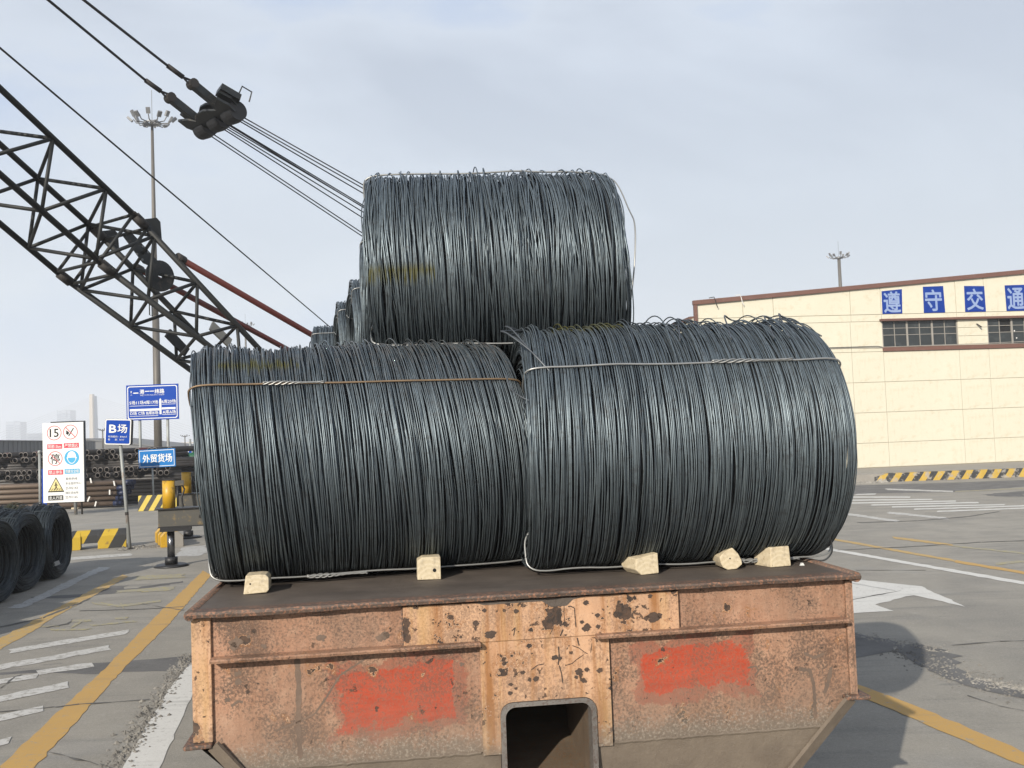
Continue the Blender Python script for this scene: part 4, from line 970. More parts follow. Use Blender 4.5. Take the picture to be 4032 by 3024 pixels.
ob = m.build('rubble', M['crumb_pale']); ob.location = (K0.x, K0.y, 0); ob.rotation_euler = (0, 0, kang)
props(ob, 'broken concrete crumbs at the left end of the striped kerb', 'rubble', kind='stuff')

# ================================================================== SIGNS ON THE LEFT
def quad(q, Y):
    P = [dp(x, y, Y) for x, y in q]                # tl, tr, br, bl
    c = sum(P, Vector()) / 4; w = ((P[1] - P[0]).length + (P[2] - P[3]).length) / 2; h = ((P[0] - P[3]).length + (P[1] - P[2]).length) / 2
    up = ((P[0] + P[1]) - (P[2] + P[3])); tilt = math.atan2(up.x, up.z)
    return c, w, h, tilt
def flat(poly, y, mat, par, name, th=0.0015):
    o = MB().prism([(a, y, b) for a, b in poly], (0, th, 0)).build(name, mat, par); return o
def ring(cx, cz, r0, r1, y, mat, par, name, n=28):
    m = MB(); m.lathe([(r0, y), (r1, y), (r1, y + .0015), (r0, y + .0015)], n, (cx, 0, cz), 'Y', True); return m.build(name, mat, par)
def disc(cx, cz, r, y, mat, par, name, n=28): return flat([(cx + r * math.cos(2 * math.pi * i / n), cz + r * math.sin(2 * math.pi * i / n)) for i in range(n)], y, mat, par, name)
def rrect(w, h, r, k=5, cx=0, cz=0):
    out = []
    for sx, sz, a0 in ((1, 1, 0), (-1, 1, 90), (-1, -1, 180), (1, -1, 270)):
        for i in range(k + 1):
            a = rad(a0 + 90 * i / k); out.append((cx + sx * (w / 2 - r) + r * math.cos(a), cz + sz * (h / 2 - r) + r * math.sin(a)))
    return out
# -- white safety board
c, w, h, tl = quad(((164, 1667), (325, 1661), (334, 1976), (174, 1979)), 33.5)
SB = thing('safety_board', 'tall white safety board with a 15 limit, prohibition symbols and a pedestrian triangle', 'sign', (c.x, c.y, 0), 0.0)
cz = c.z
bd = MB().box(-w / 2, w / 2, 0, 0.05, cz - h / 2, cz + h / 2).build('board', M['sign_white'], SB)
MB().box(-w / 2 + .25, w / 2 + .03, 0.055, 0.12, cz - h / 2 + .02, cz + h / 2 + .04).build('back_frame', M['sign_edge'], SB)
MB().tube((w * .26, .10, 0), (w * .2, .10, cz + h / 2 - .1), .055, 10).build('post', M['post'], SB, smooth=True)
MB().tube((w * .40, .14, 0), (w * .36, .14, cz + h / 2 - .1), .03, 8).build('post', M['boom_rust'], SB, smooth=True)
def sbp(px, py):                                    # position on the board from the close-up of it
    u = (px - 495 - (py - 500) * 0.030) / 487.0; v = (py - 500 + (px - 495) * .015) / 940.0
    return (-w / 2 + u * w, cz + h / 2 - v * h)
S = w / 487.0; Y1 = -0.004
for px, py in ((638, 617), (832, 610), (655, 920)):
    x, z = sbp(px, py); ring(x, z, 79 * S, 88 * S, Y1, M['sign_ring'], SB, 'red_ring')
x, z = sbp(638, 617); text_obj('15', M['ink'], SB, x, z, Y1, height=96 * S, width=104 * S, bold=0.02, name='numeral')
x, z = sbp(832, 612)
flat([(x - 62 * S, z + 58 * S), (x - 54 * S, z + 65 * S), (x + 62 * S, z - 58 * S), (x + 54 * S, z - 65 * S)], Y1 - .003, M['sign_ring'], SB, 'red_slash')
flat([(x + 34 * S, z + 52 * S), (x + 42 * S, z + 44 * S), (x - 18 * S, z - 50 * S), (x - 28 * S, z - 44 * S)], Y1, M['ink'], SB, 'match_stick')
flat([(x - 60 * S, z + 25 * S), (x - 48 * S, z + 5 * S), (x - 55 * S, z - 12 * S), (x - 40 * S, z - 30 * S), (x - 22 * S, z - 24 * S), (x - 16 * S, z - 2 * S), (x - 32 * S, z + 14 * S)], Y1, M['ink'], SB, 'flame')
x, z = sbp(655, 922); text_obj('停', M['ink'], SB, x, z, Y1, height=118 * S, width=110 * S, bold=0.012, name='character')
flat([(x - 62 * S, z + 58 * S), (x - 56 * S, z + 64 * S), (x + 62 * S, z - 58 * S), (x + 56 * S, z - 64 * S)], Y1 - .003, M['sign_ring'], SB, 'red_slash')
x, z = sbp(853, 912); disc(x, z, 88 * S, Y1, M['sign_cyan'], SB, 'blue_disc')
hm = [(-52, 8), (-50, 30), (-40, 55), (-18, 72), (0, 76), (18, 72), (40, 55), (50, 30), (52, 8), (60, 2), (62, -6), (56, -8), (50, -30), (44, -40), (24, -66), (0, -74), (-24, -66), (-44, -40), (-50, -30), (-56, -8), (-62, -6), (-60, 2)]
flat([(x + a * S, z + b * S) for a, b in hm], Y1 - .003, M['sign_white'], SB, 'helmet')
flat([(x + a * S, z + b * S) for a, b in [(-44, 0), (44, 0), (44, -28), (20, -58), (0, -64), (-20, -58), (-44, -28)]], Y1 - .006, M['sign_cyan'], SB, 'face')
for px, py, tx, mt, tm in ((647, 777, '限速15km', 'sign_red', 'sign_white'), (846, 768, '严禁烟火', 'sign_red', 'sign_white'), (664, 1082, '禁止停车', 'sign_red', 'sign_white'), (860, 1073, '佩戴安全帽', 'sign_cyan', 'sign_white'), (670, 1383, '走人行道', 'ink', 'sign_white')):
    x, z = sbp(px, py); hw, hh = 90 * S, 29 * S
    flat([(x - hw, z - hh), (x + hw, z - hh), (x + hw, z + hh), (x - hw, z + hh)], Y1, M[mt], SB, 'caption_bar')
    text_obj(tx, M[tm], SB, x, z, Y1 - .003, height=42 * S, width=158 * S, bold=0.012, name='caption')
x, z = sbp(670, 1235)
def tri(r, y, mt, nm): flat([(x - r * .95, z - r * .78), (x + r * .95, z - r * .78), (x, z + r * .94)], y, M[mt], SB, nm)
tri(104 * S, Y1, 'ink', 'warning_triangle'); tri(86 * S, Y1 - .003, 'sign_pale', 'triangle_field')
wk = MB(); yy = Y1 - .007
disc(x + 0 * S, z + 28 * S, 8 * S, yy, M['ink'], SB, 'walker_head')
for a, b, t_ in (((0, 20), (2, -18), 13), ((2, 14), (-20, -6), 6), ((2, 14), (24, -4), 6), ((2, -16), (-16, -52), 8), ((2, -16), (20, -50), 8)):
    wk.bar((x + a[0] * S, yy, z + a[1] * S), (x + b[0] * S, yy, z + b[1] * S), t_ * S, .002, (0, 1, 0))
wk.build('walking_figure', M['ink'], SB)
for i in range(7):
    a = -66 + i * 20
    MB().bar((x + a * S, yy, z - 36 * S), (x + (a + 14) * S, yy, z - 64 * S), 5 * S, .002, (0, 1, 0)).build('ground_hatch', M['ink'], SB)
for py, tx, ww in ((1160, '服务热线：', 150), (1214, '安全监控中心：', 195), (1270, '25702143', 145), (1325, '辖区派出所：', 165), (1377, '25701165', 145)):
    x, z = sbp(785 + ww / 2, py); text_obj(tx, M['sign_edge'], SB, x, z, Y1, height=30 * S, width=ww * S, bold=0.0, name='line_of_text')
# thin post with a ball top and blue strip behind the board's left edge
bp = dp(158, 1780, 33.8); PT = thing('ball_top_post', 'thin grey post with a ball top beside the left edge of the white safety board', 'post', (bp.x - .02, 33.8, 0))
MB().tube((0, 0, 0), (0, 0, bp.z - .05), .045, 10).build('shaft', M['post'], PT, smooth=True)
MB().lathe([(.001, -.07), (.05, -.05), (.07, 0), (.05, .05), (.001, .07)], 12, (0, 0, bp.z)).build('ball', M['post'], PT, smooth=True)
q = dp(170, 1910, 33.9); MB().box(.06, .22, .0, .03, dp(170, 1978, 33.8).z - .3, dp(170, 1846, 33.8).z).build('blue_strip', M['sign_blue'], PT)
# -- small leaning B sign
c, w, h, tl = quad(((410, 1654), (513, 1646), (519, 1748), (418, 1755)), 21.4)
bs = gp(512, 2162)
BS = thing('yard_sign', 'small blue square sign reading B场 on a leaning grey pole', 'sign', (c.x, 21.4, c.z), 0, rot=(0, 0.055, 0.05))
MB().prism([(a, -.01, b) for a, b in rrect(w, h, .04)], (0, .13, 0)).build('sign_box', M['sign_edge'], BS)
flat(rrect(w * .985, h * .985, .04), -.014, M['sign_white'], BS, 'white_border'); flat(rrect(w * .90, h * .90, .025), -.018, M['sign_blue'], BS, 'blue_field')
text_obj('B', M['sign_white'], BS, -w * .19, h * .12, -.022, height=.165, width=.145, bold=0.045); text_obj('场', M['sign_white'], BS, w * .17, h * .13, -.022, height=.18, width=.20, bold=0.03)
text_obj('有效面积：8760㎡', M['sign_white'], BS, 0, -h * .18, -.022, height=.042, width=.40); text_obj('载　　度：5t/㎡', M['sign_white'], BS, -.03, -h * .295, -.022, height=.042, width=.34)
BSm = Matrix.Translation((c.x, 21.4, c.z)) @ Matrix.Rotation(0.05, 4, 'Z') @ Matrix.Rotation(0.055, 4, 'Y')
top = BSm @ Vector((-.02, .07, h * .3)); iv = BSm.inverted()
m = MB(); m.tube(iv @ Vector((bs.x, bs.y, 0)), iv @ top, .036, 10); m.build('pole', M['post'], BS, smooth=True)
rs0 = Vector((bs.x, bs.y, 0)).lerp(top, .27); rs1 = Vector((bs.x, bs.y, 0)).lerp(top, .295)
MB().tube(iv @ rs0, iv @ rs1, .0385, 10).build('rust_band', M['boom_rust'], BS)
MB().lathe([(.0, .0), (.11, .0), (.09, .025), (.04, .03)], 12, tuple(iv @ Vector((bs.x, bs.y, 0.001)))).build('pole_foot', M['boom_rust'], BS)
# -- big blue direction sign
c, w, h, tl = quad(((496, 1515), (702, 1513), (704, 1651), (499, 1655)), 42.0)
DS = thing('direction_sign', 'large blue direction sign with white arrow cross and cargo yard names on two posts', 'sign', (c.x, 42.0, 0), 0)
MB().box(-w / 2, w / 2, 0, .04, c.z - h / 2, c.z + h / 2).build('panel', M['sign_blue'], DS)
m = MB(); o_ = rrect(w * .955, h * .93, .09, 5, 0, c.z); i_ = rrect(w * .925, h * .885, .08, 5, 0, c.z); k_ = len(o_)
m.add([(a, -.004, b) for a, b in o_] + [(a, -.004, b) for a, b in i_], [(j, (j + 1) % k_, k_ + (j + 1) % k_, k_ + j) for j in range(k_)][::1]); ob = m.build('white_border', M['sign_white'], DS)
def dsp(px, py): return (-w / 2 + (px - 460) / 814 * w, c.z + h / 2 - (py - 138) / 545 * h)
def dst(tx, x0, x1, y0, y1, b=0.02):
    a = dsp(x0, y1); e = dsp(x1, y0); text_obj(tx, M['sign_white'], DS, (a[0] + e[0]) / 2, (a[1] + e[1]) / 2, -.004, height=e[1] - a[1], width=e[0] - a[0], bold=b)
dst('港', 522, 552, 228, 262, 0); dst('入', 525, 552, 275, 300, 0); dst('一', 572, 650, 256, 268)
dst('港', 672, 742, 210, 280, .03); dst('一一', 752, 896, 234, 246, .0); dst('纬路', 905, 1056, 208, 280, .03); dst('Gang Yi Yi Wei Road of No.1 Company', 678, 1054, 288, 312, 0.0)
dst('5场11场4库17场', 510, 955, 382, 440, .02); dst('6库20场', 1012, 1230, 378, 434, .02); dst('D场 C场 B库B场', 520, 955, 548, 602, .02); dst('A库A场', 1024, 1228, 540, 598, .02)
for x0, x1, y0, y1 in ((512, 972, 508, 542), (1010, 1226, 498, 528), (512, 955, 458, 464), (1014, 1228, 446, 452), (512, 955, 616, 622), (1014, 1228, 606, 612)):
    a = dsp(x0, y1); e = dsp(x1, y0); flat([(a[0], a[1]), (e[0], a[1]), (e[0], e[1]), (a[0], e[1])], -.005, M['sign_white'], DS, 'white_bar')
flat([dsp(*p_) for p_ in ((976, 602), (1006, 600), (1006, 378), (990, 352), (974, 380))], -.007, M['sign_white'], DS, 'arrow')
for px in (550, 660):
    b = dp(px, 1800, 42.0); MB().tube((b.x - c.x, .10, 0), (b.x - c.x, .10, c.z + .3), .062, 10).build('post', M['post'], DS, smooth=True)
# -- light blue cargo yard sign
c, w, h, tl = quad(((545, 1771), (691, 1766), (689, 1837), (546, 1843)), 36.6)
FS = thing('cargo_yard_sign', 'light blue sign reading 外贸货场 on a thin post behind the direction sign', 'sign', (c.x, 36.6, c.z), 0, rot=(0, -0.02, 0))
MB().box(-w / 2, w / 2, 0, .05, -h / 2, h / 2).build('panel', M['sign_sky'], FS)
m = MB(); o_ = rrect(w * .95, h * .90, .01, 1); i_ = rrect(w * .925, h * .84, .01, 1); k_ = len(o_)
m.add([(a, -.004, b) for a, b in o_] + [(a, -.004, b) for a, b in i_], [(j, (j + 1) % k_, k_ + (j + 1) % k_, k_ + j) for j in range(k_)]); m.build('white_border', M['sign_white'], FS)
text_obj('外贸货场', M['sign_white'], FS, .02, 0, -.005, height=h * .46, width=w * .80, bold=0.03)
MB().tube((-.20, .06, -c.z), (-.20, .06, -h / 2 + .1), .035, 8).build('post', M['post'], FS, smooth=True)
# -- 17 sign
c, w, h, tl = quad(((720, 1763), (756, 1762), (758, 1808), (722, 1808)), 40.5)
SS = thing('number_sign', 'small blue sign with number 17 half hidden behind the left coil', 'sign', (c.x, 40.5, c.z))
MB().box(-w / 2, w / 2, 0, .05, -h / 2, h / 2).build('panel', M['sign_white'], SS); flat([(-w * .45, -h * .46), (w * .45, -h * .46), (w * .45, h * .46), (-w * .45, h * .46)], -.003, M['sign_blue'], SS, 'blue_field')
text_obj('17', M['sign_white'], SS, -w * .04, h * .16, -.008, height=h * .34, width=w * .55, bold=0.04); text_obj('场', M['sign_white'], SS, -w * .04, -h * .24, -.008, height=h * .26)
MB().tube((.09, .06, -c.z), (.09, .06, h / 2 + .35), .045, 8).build('post', M['post'], SS, smooth=True)

# ================================================================== STRIPED BARRIERS
M['bar_stripe'] = stripes_mat('barrier_stripes', 0.56, -0.55, wear=0.01, phase=0.12)
M['bar_stripe_far'] = stripes_mat('far_barrier_stripes', 0.34, -0.55, wear=0.0, yellow=(0.66, 0.50, 0.08))
a = gp(283, 2168); b = gp(498, 2153); d = b - a
B1 = thing('barrier_block', 'low concrete barrier with yellow and black stripes beside the leaning B sign', 'barrier', (a.x, a.y, 0), math.atan2(d.y, d.x), 'striped barriers')
Lb = d.length; hb = 0.40
MB().prism([(0, -.02, .13), (0, -.02, .30), (0, .07, hb), (0, .30, hb), (0, .38, .30), (0, .38, .13)], (Lb, 0, 0)).build('top_block', M['bar_stripe'], B1, bevel=.01)
for x0 in (-.12, Lb * .50 - .03, Lb - .30):
    MB().prism([(x0, -.05, 0), (x0, -.05, .28), (x0, .05, hb - .015), (x0, .31, hb - .015), (x0, .40, .28), (x0, .40, 0)], (.30, 0, 0)).build('foot_block', M['bar_stripe'], B1, bevel=.01)
a = gp(546, 2012); b = gp(738, 2002); d = b - a
B2 = thing('barrier_block', 'far slanted barrier with bright yellow and black stripes behind the crane jack', 'barrier', (a.x, a.y, 0), math.atan2(d.y, d.x), 'striped barriers')
MB().prism([(0, -.25, 0), (0, -.05, .52), (0, .12, .52), (0, .3, 0)], (d.length, 0, 0)).build('block', M['bar_stripe_far'], B2, bevel=.012)
MB().tube((d.length * .6, .03, .52), (d.length * .6, .03, .60), .05, 8).build('lifting_eye', M['boom_rust'], B2)
a = gp(634, 2157); b = gp(606, 2129); d = b - a; L3b = max(1.2, d.length)
B3 = thing('barrier_block', 'yellow and black barrier seen from its end, just left of the crane jack', 'barrier', (a.x, a.y, 0), math.atan2(d.y, d.x) - math.pi / 2, 'striped barriers')
M['bar_stripe_y'] = stripes_mat('barrier_stripes_along', 0.42, 0.0, 'Y', wear=0.01, yellow=(0.62, 0.46, 0.14), phase=.02)
nb = 6; st_ = L3b / nb
for i in range(nb):
    k_ = .0 if i % 2 == 0 else .025; y0 = i * st_
    MB().prism([(k_, y0, 0.0), (k_, y0, .22 - k_), (.10, y0, .33 - k_), (.34, y0, .33 - k_), (.46 - k_, y0, .22 - k_), (.46 - k_, y0, 0.0)], (0, st_ - .004, 0)).build('ridge_block', M['crane_yellow'] if i % 2 == 0 else M['black_steel'], B3, bevel=.006)
MB().prism([(.15, -.012, .0), (.15, -.012, .325), (.34, -.012, .325), (.455, -.012, .215), (.455, -.012, 0)], (0, .010, 0)).build('grey_end', M['kerb_grey'], B3)

# ================================================================== PIPE STACKS
def ring_mesh(name, ro, ri, L, n, mats):
    m = MB(); m.lathe([(ri, 0), (ro, 0), (ro, L), (ri, L)], n, (0, 0, 0), 'Y')
    o = m.build(name, mats[0]); me = o.data
    bore = MB().lathe([(ri, L), (ri, 0.0)], n, (0, 0, 0), 'Y').build('b', mats[1]).data
    # join bore as faces of a second material
    v0 = [tuple(v.co) for v in me.vertices]; f0 = [tuple(p.vertices) for p in me.polygons]; k = len(v0)
    v1 = [tuple(v.co) for v in bore.vertices]; f1 = [tuple(i + k for i in p.vertices) for p in bore.polygons]
    cap = [tuple(k + i * 2 for i in range(n))]
    for ob in [o for o in list(COL.objects) if o.data in (me, bore)]: bpy.data.objects.remove(ob)
    out = bpy.data.meshes.new(name); out.from_pydata(v0 + v1, [], f0 + f1 + cap); out.materials.append(mats[0]); out.materials.append(mats[1]); out.materials.append(M['pipe_rim'])
    for i, p in enumerate(out.polygons):
        p.material_index = 1 if i >= len(f0) else (2 if i % 3 == 0 else 0); p.use_smooth = len(p.vertices) == 4 and i < len(f0)
    return out
PB = ring_mesh('black_pipe', .108, .082, 7.5, 16, (M['pipe_black'], M['pipe_in'])); PRd = ring_mesh('black_pipe', .108, .082, 7.5, 16, (M['pipe_red'], M['pipe_in']))
def put_pipe(name, me, loc, rz, label, group):
    o = bpy.data.objects.new(name, me); COL.objects.link(o); o.location = loc; o.rotation_euler = (0, random.uniform(0, 6), rz) if False else (0, 0, rz)
    return props(o, label, 'pipe', group)
yb = 38.4
def zpix(py, px=300, Y=38.4): return dp(px, py, Y).z
rows = [(1874, 0.0), (1854, 0.11), (1804, 0.0), (1783, 0.11)]
for ri_, (py, off) in enumerate(rows):
    z = zpix(py); x = -21.5 + off
    while x < -13.3:
        px_ = 2016 + x / yb * 3900
        skip = random.random() < (0.30 if ri_ in (1, 3) else 0.10)
        if not skip:
            red = random.random() < .08
            put_pipe('black_pipe', PRd if red else PB, (x, yb + random.uniform(-.25, .25), z + random.uniform(-.008, .008)), random.uniform(-.01, .01) - .12,
                     'dark red end on pipe among the black pipes of the left stack' if red else 'black pipe stacked end on behind the brown pipes on the left', 'red pipes in the stack' if red else 'black pipes stacked end on')
        x += 0.228 + random.uniform(0, .035)
for py in (1826, 1836, 1845, 1886, 1897):
    z = zpix(py)
    for kx, x0 in enumerate((-24, -18.2)):
        o = put_pipe('black_pipe', PB, (x0, yb + .35, z), -math.pi / 2, 'long black pipe lying crosswise between the end on layers', 'black pipes lying crosswise')
for k in range(14):
    z = zpix(1915 + (k % 7) * 15); o = put_pipe('black_pipe', PB, (-21.0 - (k // 7) * .0, yb + .5 + (k // 7) * .25, z), -math.pi / 2, 'black pipe low in the stack behind the brown pipes', 'low black pipes')
# brown pipes lying in front
PW = 0.090; pw = MB(); pw.tube((0, 0, 0), (11, 0, 0), PW, 14); pme = pw.build('brown_pipe', M['pipe_brown'], smooth=True); pm_ = pme.data; bpy.data.objects.remove(pme)
cp = MB().tube((-.02, 0, 0), (.28, 0, 0), PW * 1.06, 12).build('end_cap', M['pipe_cap'], smooth=True); cpm = cp.data; bpy.data.objects.remove(cp)
zb0 = PW + .06
for rowi in range(5):
    for j in range(4):
        z = zb0 + rowi * .188; xe = dp((446, 448, 458, 466, 486)[rowi], 1950, 36.9).x + random.uniform(-.1, .1)
        o = thing('brown_pipe', 'brown steel pipe with a dark blue end cap in the low front stack', 'pipe', (xe - 11, 36.9 + j * .20 + (rowi % 2) * .05, z), random.uniform(-.004, .004), 'brown pipes lying on the ground')
        b_ = bpy.data.objects.new('shaft', pm_); COL.objects.link(b_); b_.parent = o
        e_ = bpy.data.objects.new('end_cap', cpm); COL.objects.link(e_); e_.parent = o; e_.location = (11, 0, 0)
for xx in (-23.5, -20.2, -16.3):
    t_ = MB().box(xx - .12, xx + .12, 36.7, 38.0, .002, .058).build('timber_bearer', M['wood']); props(t_, 'timber bearer under the brown pipes', 'timber', 'timber bearers under the pipes')
for px, py in ((452, 1903), (432, 1938), (345, 1965), (374, 1984), (360, 1892)):
    p_ = dp(px, py, 36.75); t_ = MB().bar((p_.x, 36.74, p_.z - .09), (p_.x + random.uniform(-.05, .1), 36.74, p_.z + .09), .05, .01, (0, 1, 0)).build('white_tag', M['rag']); props(t_, 'white tag tied on a brown pipe', 'tag', 'white tags on the pipes')
# dark pipes to the right of the caps
for k in range(18):
    px_, py_ = 520 + random.uniform(0, 170), 1858 + (k % 6) * 24
    p_ = dp(px_, py_, 39.5); put_pipe('black_pipe', PB, (p_.x, 39.5 + random.uniform(0, .8), max(.1, p_.z)), random.choice((-.15, -math.pi / 2 + .04)), 'black pipe in the jumbled stack right of the blue capped pipes', 'jumbled black pipes')
# green machine beyond
gmx = dp(720, 1850, 40.8)
GMn = thing('green_machine', 'dark green machine with pale green panel, half hidden by the crane jack and coil', 'machine', (gmx.x, 40.8, 0))
MB().prism([(-.7, 0, .3), (.9, 0, .3), (.9, 0, 1.5), (.5, 0, 1.75), (-.2, 0, 1.72), (-.7, 0, 1.2)], (0, 2.2, 0)).build('body', M['green'], GMn, bevel=.05)
MB().lathe([(.01, 0), (.34, 0), (.36, .1), (.36, 1.8), (.01, 1.8)], 18, (.15, -.1, 1.6), 'X').build('tank', M['green'], GMn, smooth=True)
MB().lathe([(.01, 0), (.16, 0), (.16, .35), (.01, .4)], 14, (.05, .2, 1.7)).build('filler_cap', M['green'], GMn, smooth=True)
MB().tube((-.15, -.25, 1.15), (.30, -.35, 1.5), .11, 10).build('white_hose', M['rag'], GMn, smooth=True)
MB().box(-.60, -.30, -.1, -.05, 1.62, 1.78).build('panel', M['rag'], GMn)
mp_ = MB(); mp_.prism([(-.62, -.22, .85), (-.18, -.22, .62), (.02, -.22, 1.02), (-.36, -.22, 1.30)], (0, .05, 0)); mp_.build('pale_panel', M['mint'], GMn)
for sx in (-.4, .6): MB().lathe([(0, -.12), (.22, -.12), (.30, -.08), (.30, .08), (.22, .12), (0, .12)], 18, (sx, .1, .30), 'Y').build('wheel', M['black_steel'], GMn, smooth=True)
MB().tube((-.35, .6, 1.7), (-.35, .6, 2.05), .06, 8).build('exhaust', M['black_steel'], GMn)

# ================================================================== COILS STANDING ON THE GROUND AT THE LEFT
fme = winding_mesh('wire_windings', 1.45, .64, 77, n_out=105, n_mid=60, n_end=190, n_in=100, segs=56, sides=5, wire=0.0062, messy=2.6, top=2.0, flat=0.05, rust=0.15, paint=((-.1, .2, 1.20, 1.4, False),))
fme.materials.clear(); fme.materials.append(M['wire_shaded'])
def floor_coil(label, x, y, rz, first=[None]):
    if first[0] is None:
        first[0] = coil(label, (x, y, 0), rz, 1.45, .64, ((60, 'wire', None, .01), (-40, 'wire', None, .01), (150, 'wire', None, 0), (215, 'wire', None, 0)), 'wire coils standing on the ground', 9, fme, flat=0.05)
        return first[0]
    c = copy_tree(first[0]); c.location = (x, y, 0); c.rotation_euler = (0, 0, rz); c['label'] = label; return c
f0 = floor_coil('hollow wire coil on the ground with a white tag inside, farthest of the left row', -8.58, 17.0, 0.10)
tg = MB().box(-.09, .09, 0, .004, -.035, .035).build('tag', M['rag']); tgp = dp(213, 2222, 16.75); tg.location = tgp; tg.rotation_euler = (0, -.35, .3); props(tg, 'small white tag inside the hollow coil on the ground', 'tag')
floor_coil('wire coil with yellow marks on top, next nearer in the row on the ground', -8.42, 15.62, 0.02)
floor_coil('wire coil on the ground cut by the left picture edge, nearest in view', -8.18, 14.28, -0.06)
for k, (x, y) in enumerate(((-8.15, 12.95), (-8.05, 11.6), (-7.9, 10.25), (-7.85, 8.9))):
    floor_coil('wire coil in the same ground row, outside the left of the picture', x, y, 0.0)

# ================================================================== THE CRANE
HEAD = -2.21696; EL = 0.62547; s9 = 0.9
dB = Vector((math.cos(EL) * math.cos(HEAD), math.cos(EL) * math.sin(HEAD), math.sin(EL)))
sB = Vector((-math.sin(HEAD), math.cos(HEAD), 0)) ; 
if sB.x > 0: sB = -sB                                # towards the far, left side of the boom
nB = sB.cross(dB); nB = nB if nB.z > 0 else -nB
J0 = CAM + (Vector((-6.508, 22.0003, 4.1943)) + dB * 3.38566 - CAM) * s9
Wb, Hb, LF, HF = 1.554 * s9, 1.2754 * s9, 6.3, 0.16
FOOT = J0 - dB * LF
ROT = Vector((FOOT.x, FOOT.y, 0)) - Vector((dB.x, dB.y, 0)).normalized() * 1.2
CR = thing('lattice_boom_crane', 'dark lattice boom crane with red backstay tubes and black hoist ropes', 'crane', (ROT.x, ROT.y, 0))
def cpt(k, t):
    """a point on chord k (A, B upper; C, D lower; A, C near side) t metres up the boom from the section joint"""
    hh = Hb if t >= 0 else HF + (Hb - HF) * (LF + t) / LF
    return J0 + dB * t + sB * (Wb / 2 if k in 'BD' else -Wb / 2) + nB * (hh / 2 if k in 'AB' else -hh / 2)
def W(mb, name, mat, smooth=False, par=None): return mb.build(name, mat, par or CR, world=True, smooth=smooth)
TIP = 15.5
for k in 'ABCD':
    W(MB().tube(cpt(k, 0.02), cpt(k, TIP), .054, 10), 'boom_chord', M['boom'], True)
    W(MB().tube(cpt(k, -LF), cpt(k, -.02), .058, 10), 'boom_chord', M['boom'], True)
    for tj in (0.0, 4.0 * s9 + .1):
        W(MB().tube(cpt(k, tj - .13), cpt(k, tj + .13), .088, 10), 'chord_joint', M['boom_rust'], True)
    W(MB().bar(cpt(k, .1) , cpt(k, .22), .20, .03), 'joint_lug', M['boom_rust'])
pitch = 1.3 * s9
nA = [(.95 - .05) * s9 + pitch * i for i in range(-6, 12)]; nC = [1.57 * s9 + pitch * i for i in range(-6, 12)]
def lace(a, ta, b, tb):
    if min(ta, tb) < -LF + .6: return
    W(MB().tube(cpt(a, ta), cpt(b, tb), .033, 8), 'lacing', M['boom'], True)
for i in range(len(nA)):
    for a, b in (('A', 'B'), ('A', 'C'), ('D', 'B'), ('D', 'C')):
        if nA[i] < TIP - 1:
            lace(a, nA[i], b, nC[i])
            if i + 1 < len(nA): lace(b, nC[i], a, nA[i + 1])
for t in (.17, -.17):
    for a, b in (('A', 'B'), ('C', 'D'), ('A', 'C'), ('B', 'D')): W(MB().tube(cpt(a, t), cpt(b, t), .032, 8), 'frame_bar', M['boom'], True)
for k, q_ in (('A', 'C'), ('B', 'D')):
    W(MB().prism([cpt(k, .02) + nB * .02, cpt(k, -.55) + nB * .02, cpt(k, -.30) + nB * .30, cpt(k, -.20) + nB * .30], sB * .05), 'pendant_lug', M['boom'])
# guard plate and disc inside the base section
def on_mid(px, py):
    d = ray(px, py); o0 = J0 - CAM; t = o0.dot(sB) / d.dot(sB); return CAM + d * t
pl_ = [on_mid(380 + x / 3.017, 850 + y / 3.017) for x, y in ((305, 215), (425, 205), (715, 520), (655, 600), (560, 560))]
gp_ = W(MB().prism(pl_, sB * .03), 'guard_plate', M['block'])
for x, y in ((546, 360), (610, 430), (668, 492), (480, 455), (542, 520)):
    c_ = on_mid(380 + x / 3.017, 850 + y / 3.017); W(MB().tube(c_ - sB * .012, c_ - sB * .006, .024, 10), 'plate_hole', M['lamp'], par=gp_)
cdi = on_mid(380 + 762 / 3.017, 850 + 712 / 3.017); m = MB(); n = 28; P = []
for i in range(n):
    a = 2 * math.pi * i / n; u = dB * math.cos(a) + nB * math.sin(a)
    P += [cdi + u * .055, cdi + u * .30, cdi + u * .30 + sB * .05, cdi + u * .055 + sB * .05]
m.add(P, [(i * 4 + q_, i * 4 + (q_ + 1) % 4, ((i + 1) % n) * 4 + (q_ + 1) % 4, ((i + 1) % n) * 4 + q_) for i in range(n) for q_ in range(4)])
W(m, 'sheave_disc', M['block'])
# cream and dark plates low on the boom
a_, b_ = dp(832, 1282, 20.4), dp(905, 1352, 20.9); W(MB().bar(a_, b_, .05, .20), 'cream_plate', M['cream'])
a_, b_ = dp(660, 1310, 19.6), dp(735, 1388, 20.0); W(MB().bar(a_, b_, .06, .19), 'dark_plate', M['boom'])
for px, py, L_ in ((588, 1195, .22),):
    c_ = dp(px, py, 19.0); W(MB().path([c_, c_ + Vector((.0, 0, -L_)), c_ + Vector((.05, 0, -L_ - .03)), c_ + Vector((.05, 0, -.05))], .012, 5), 'hook_bar', M['boom'])
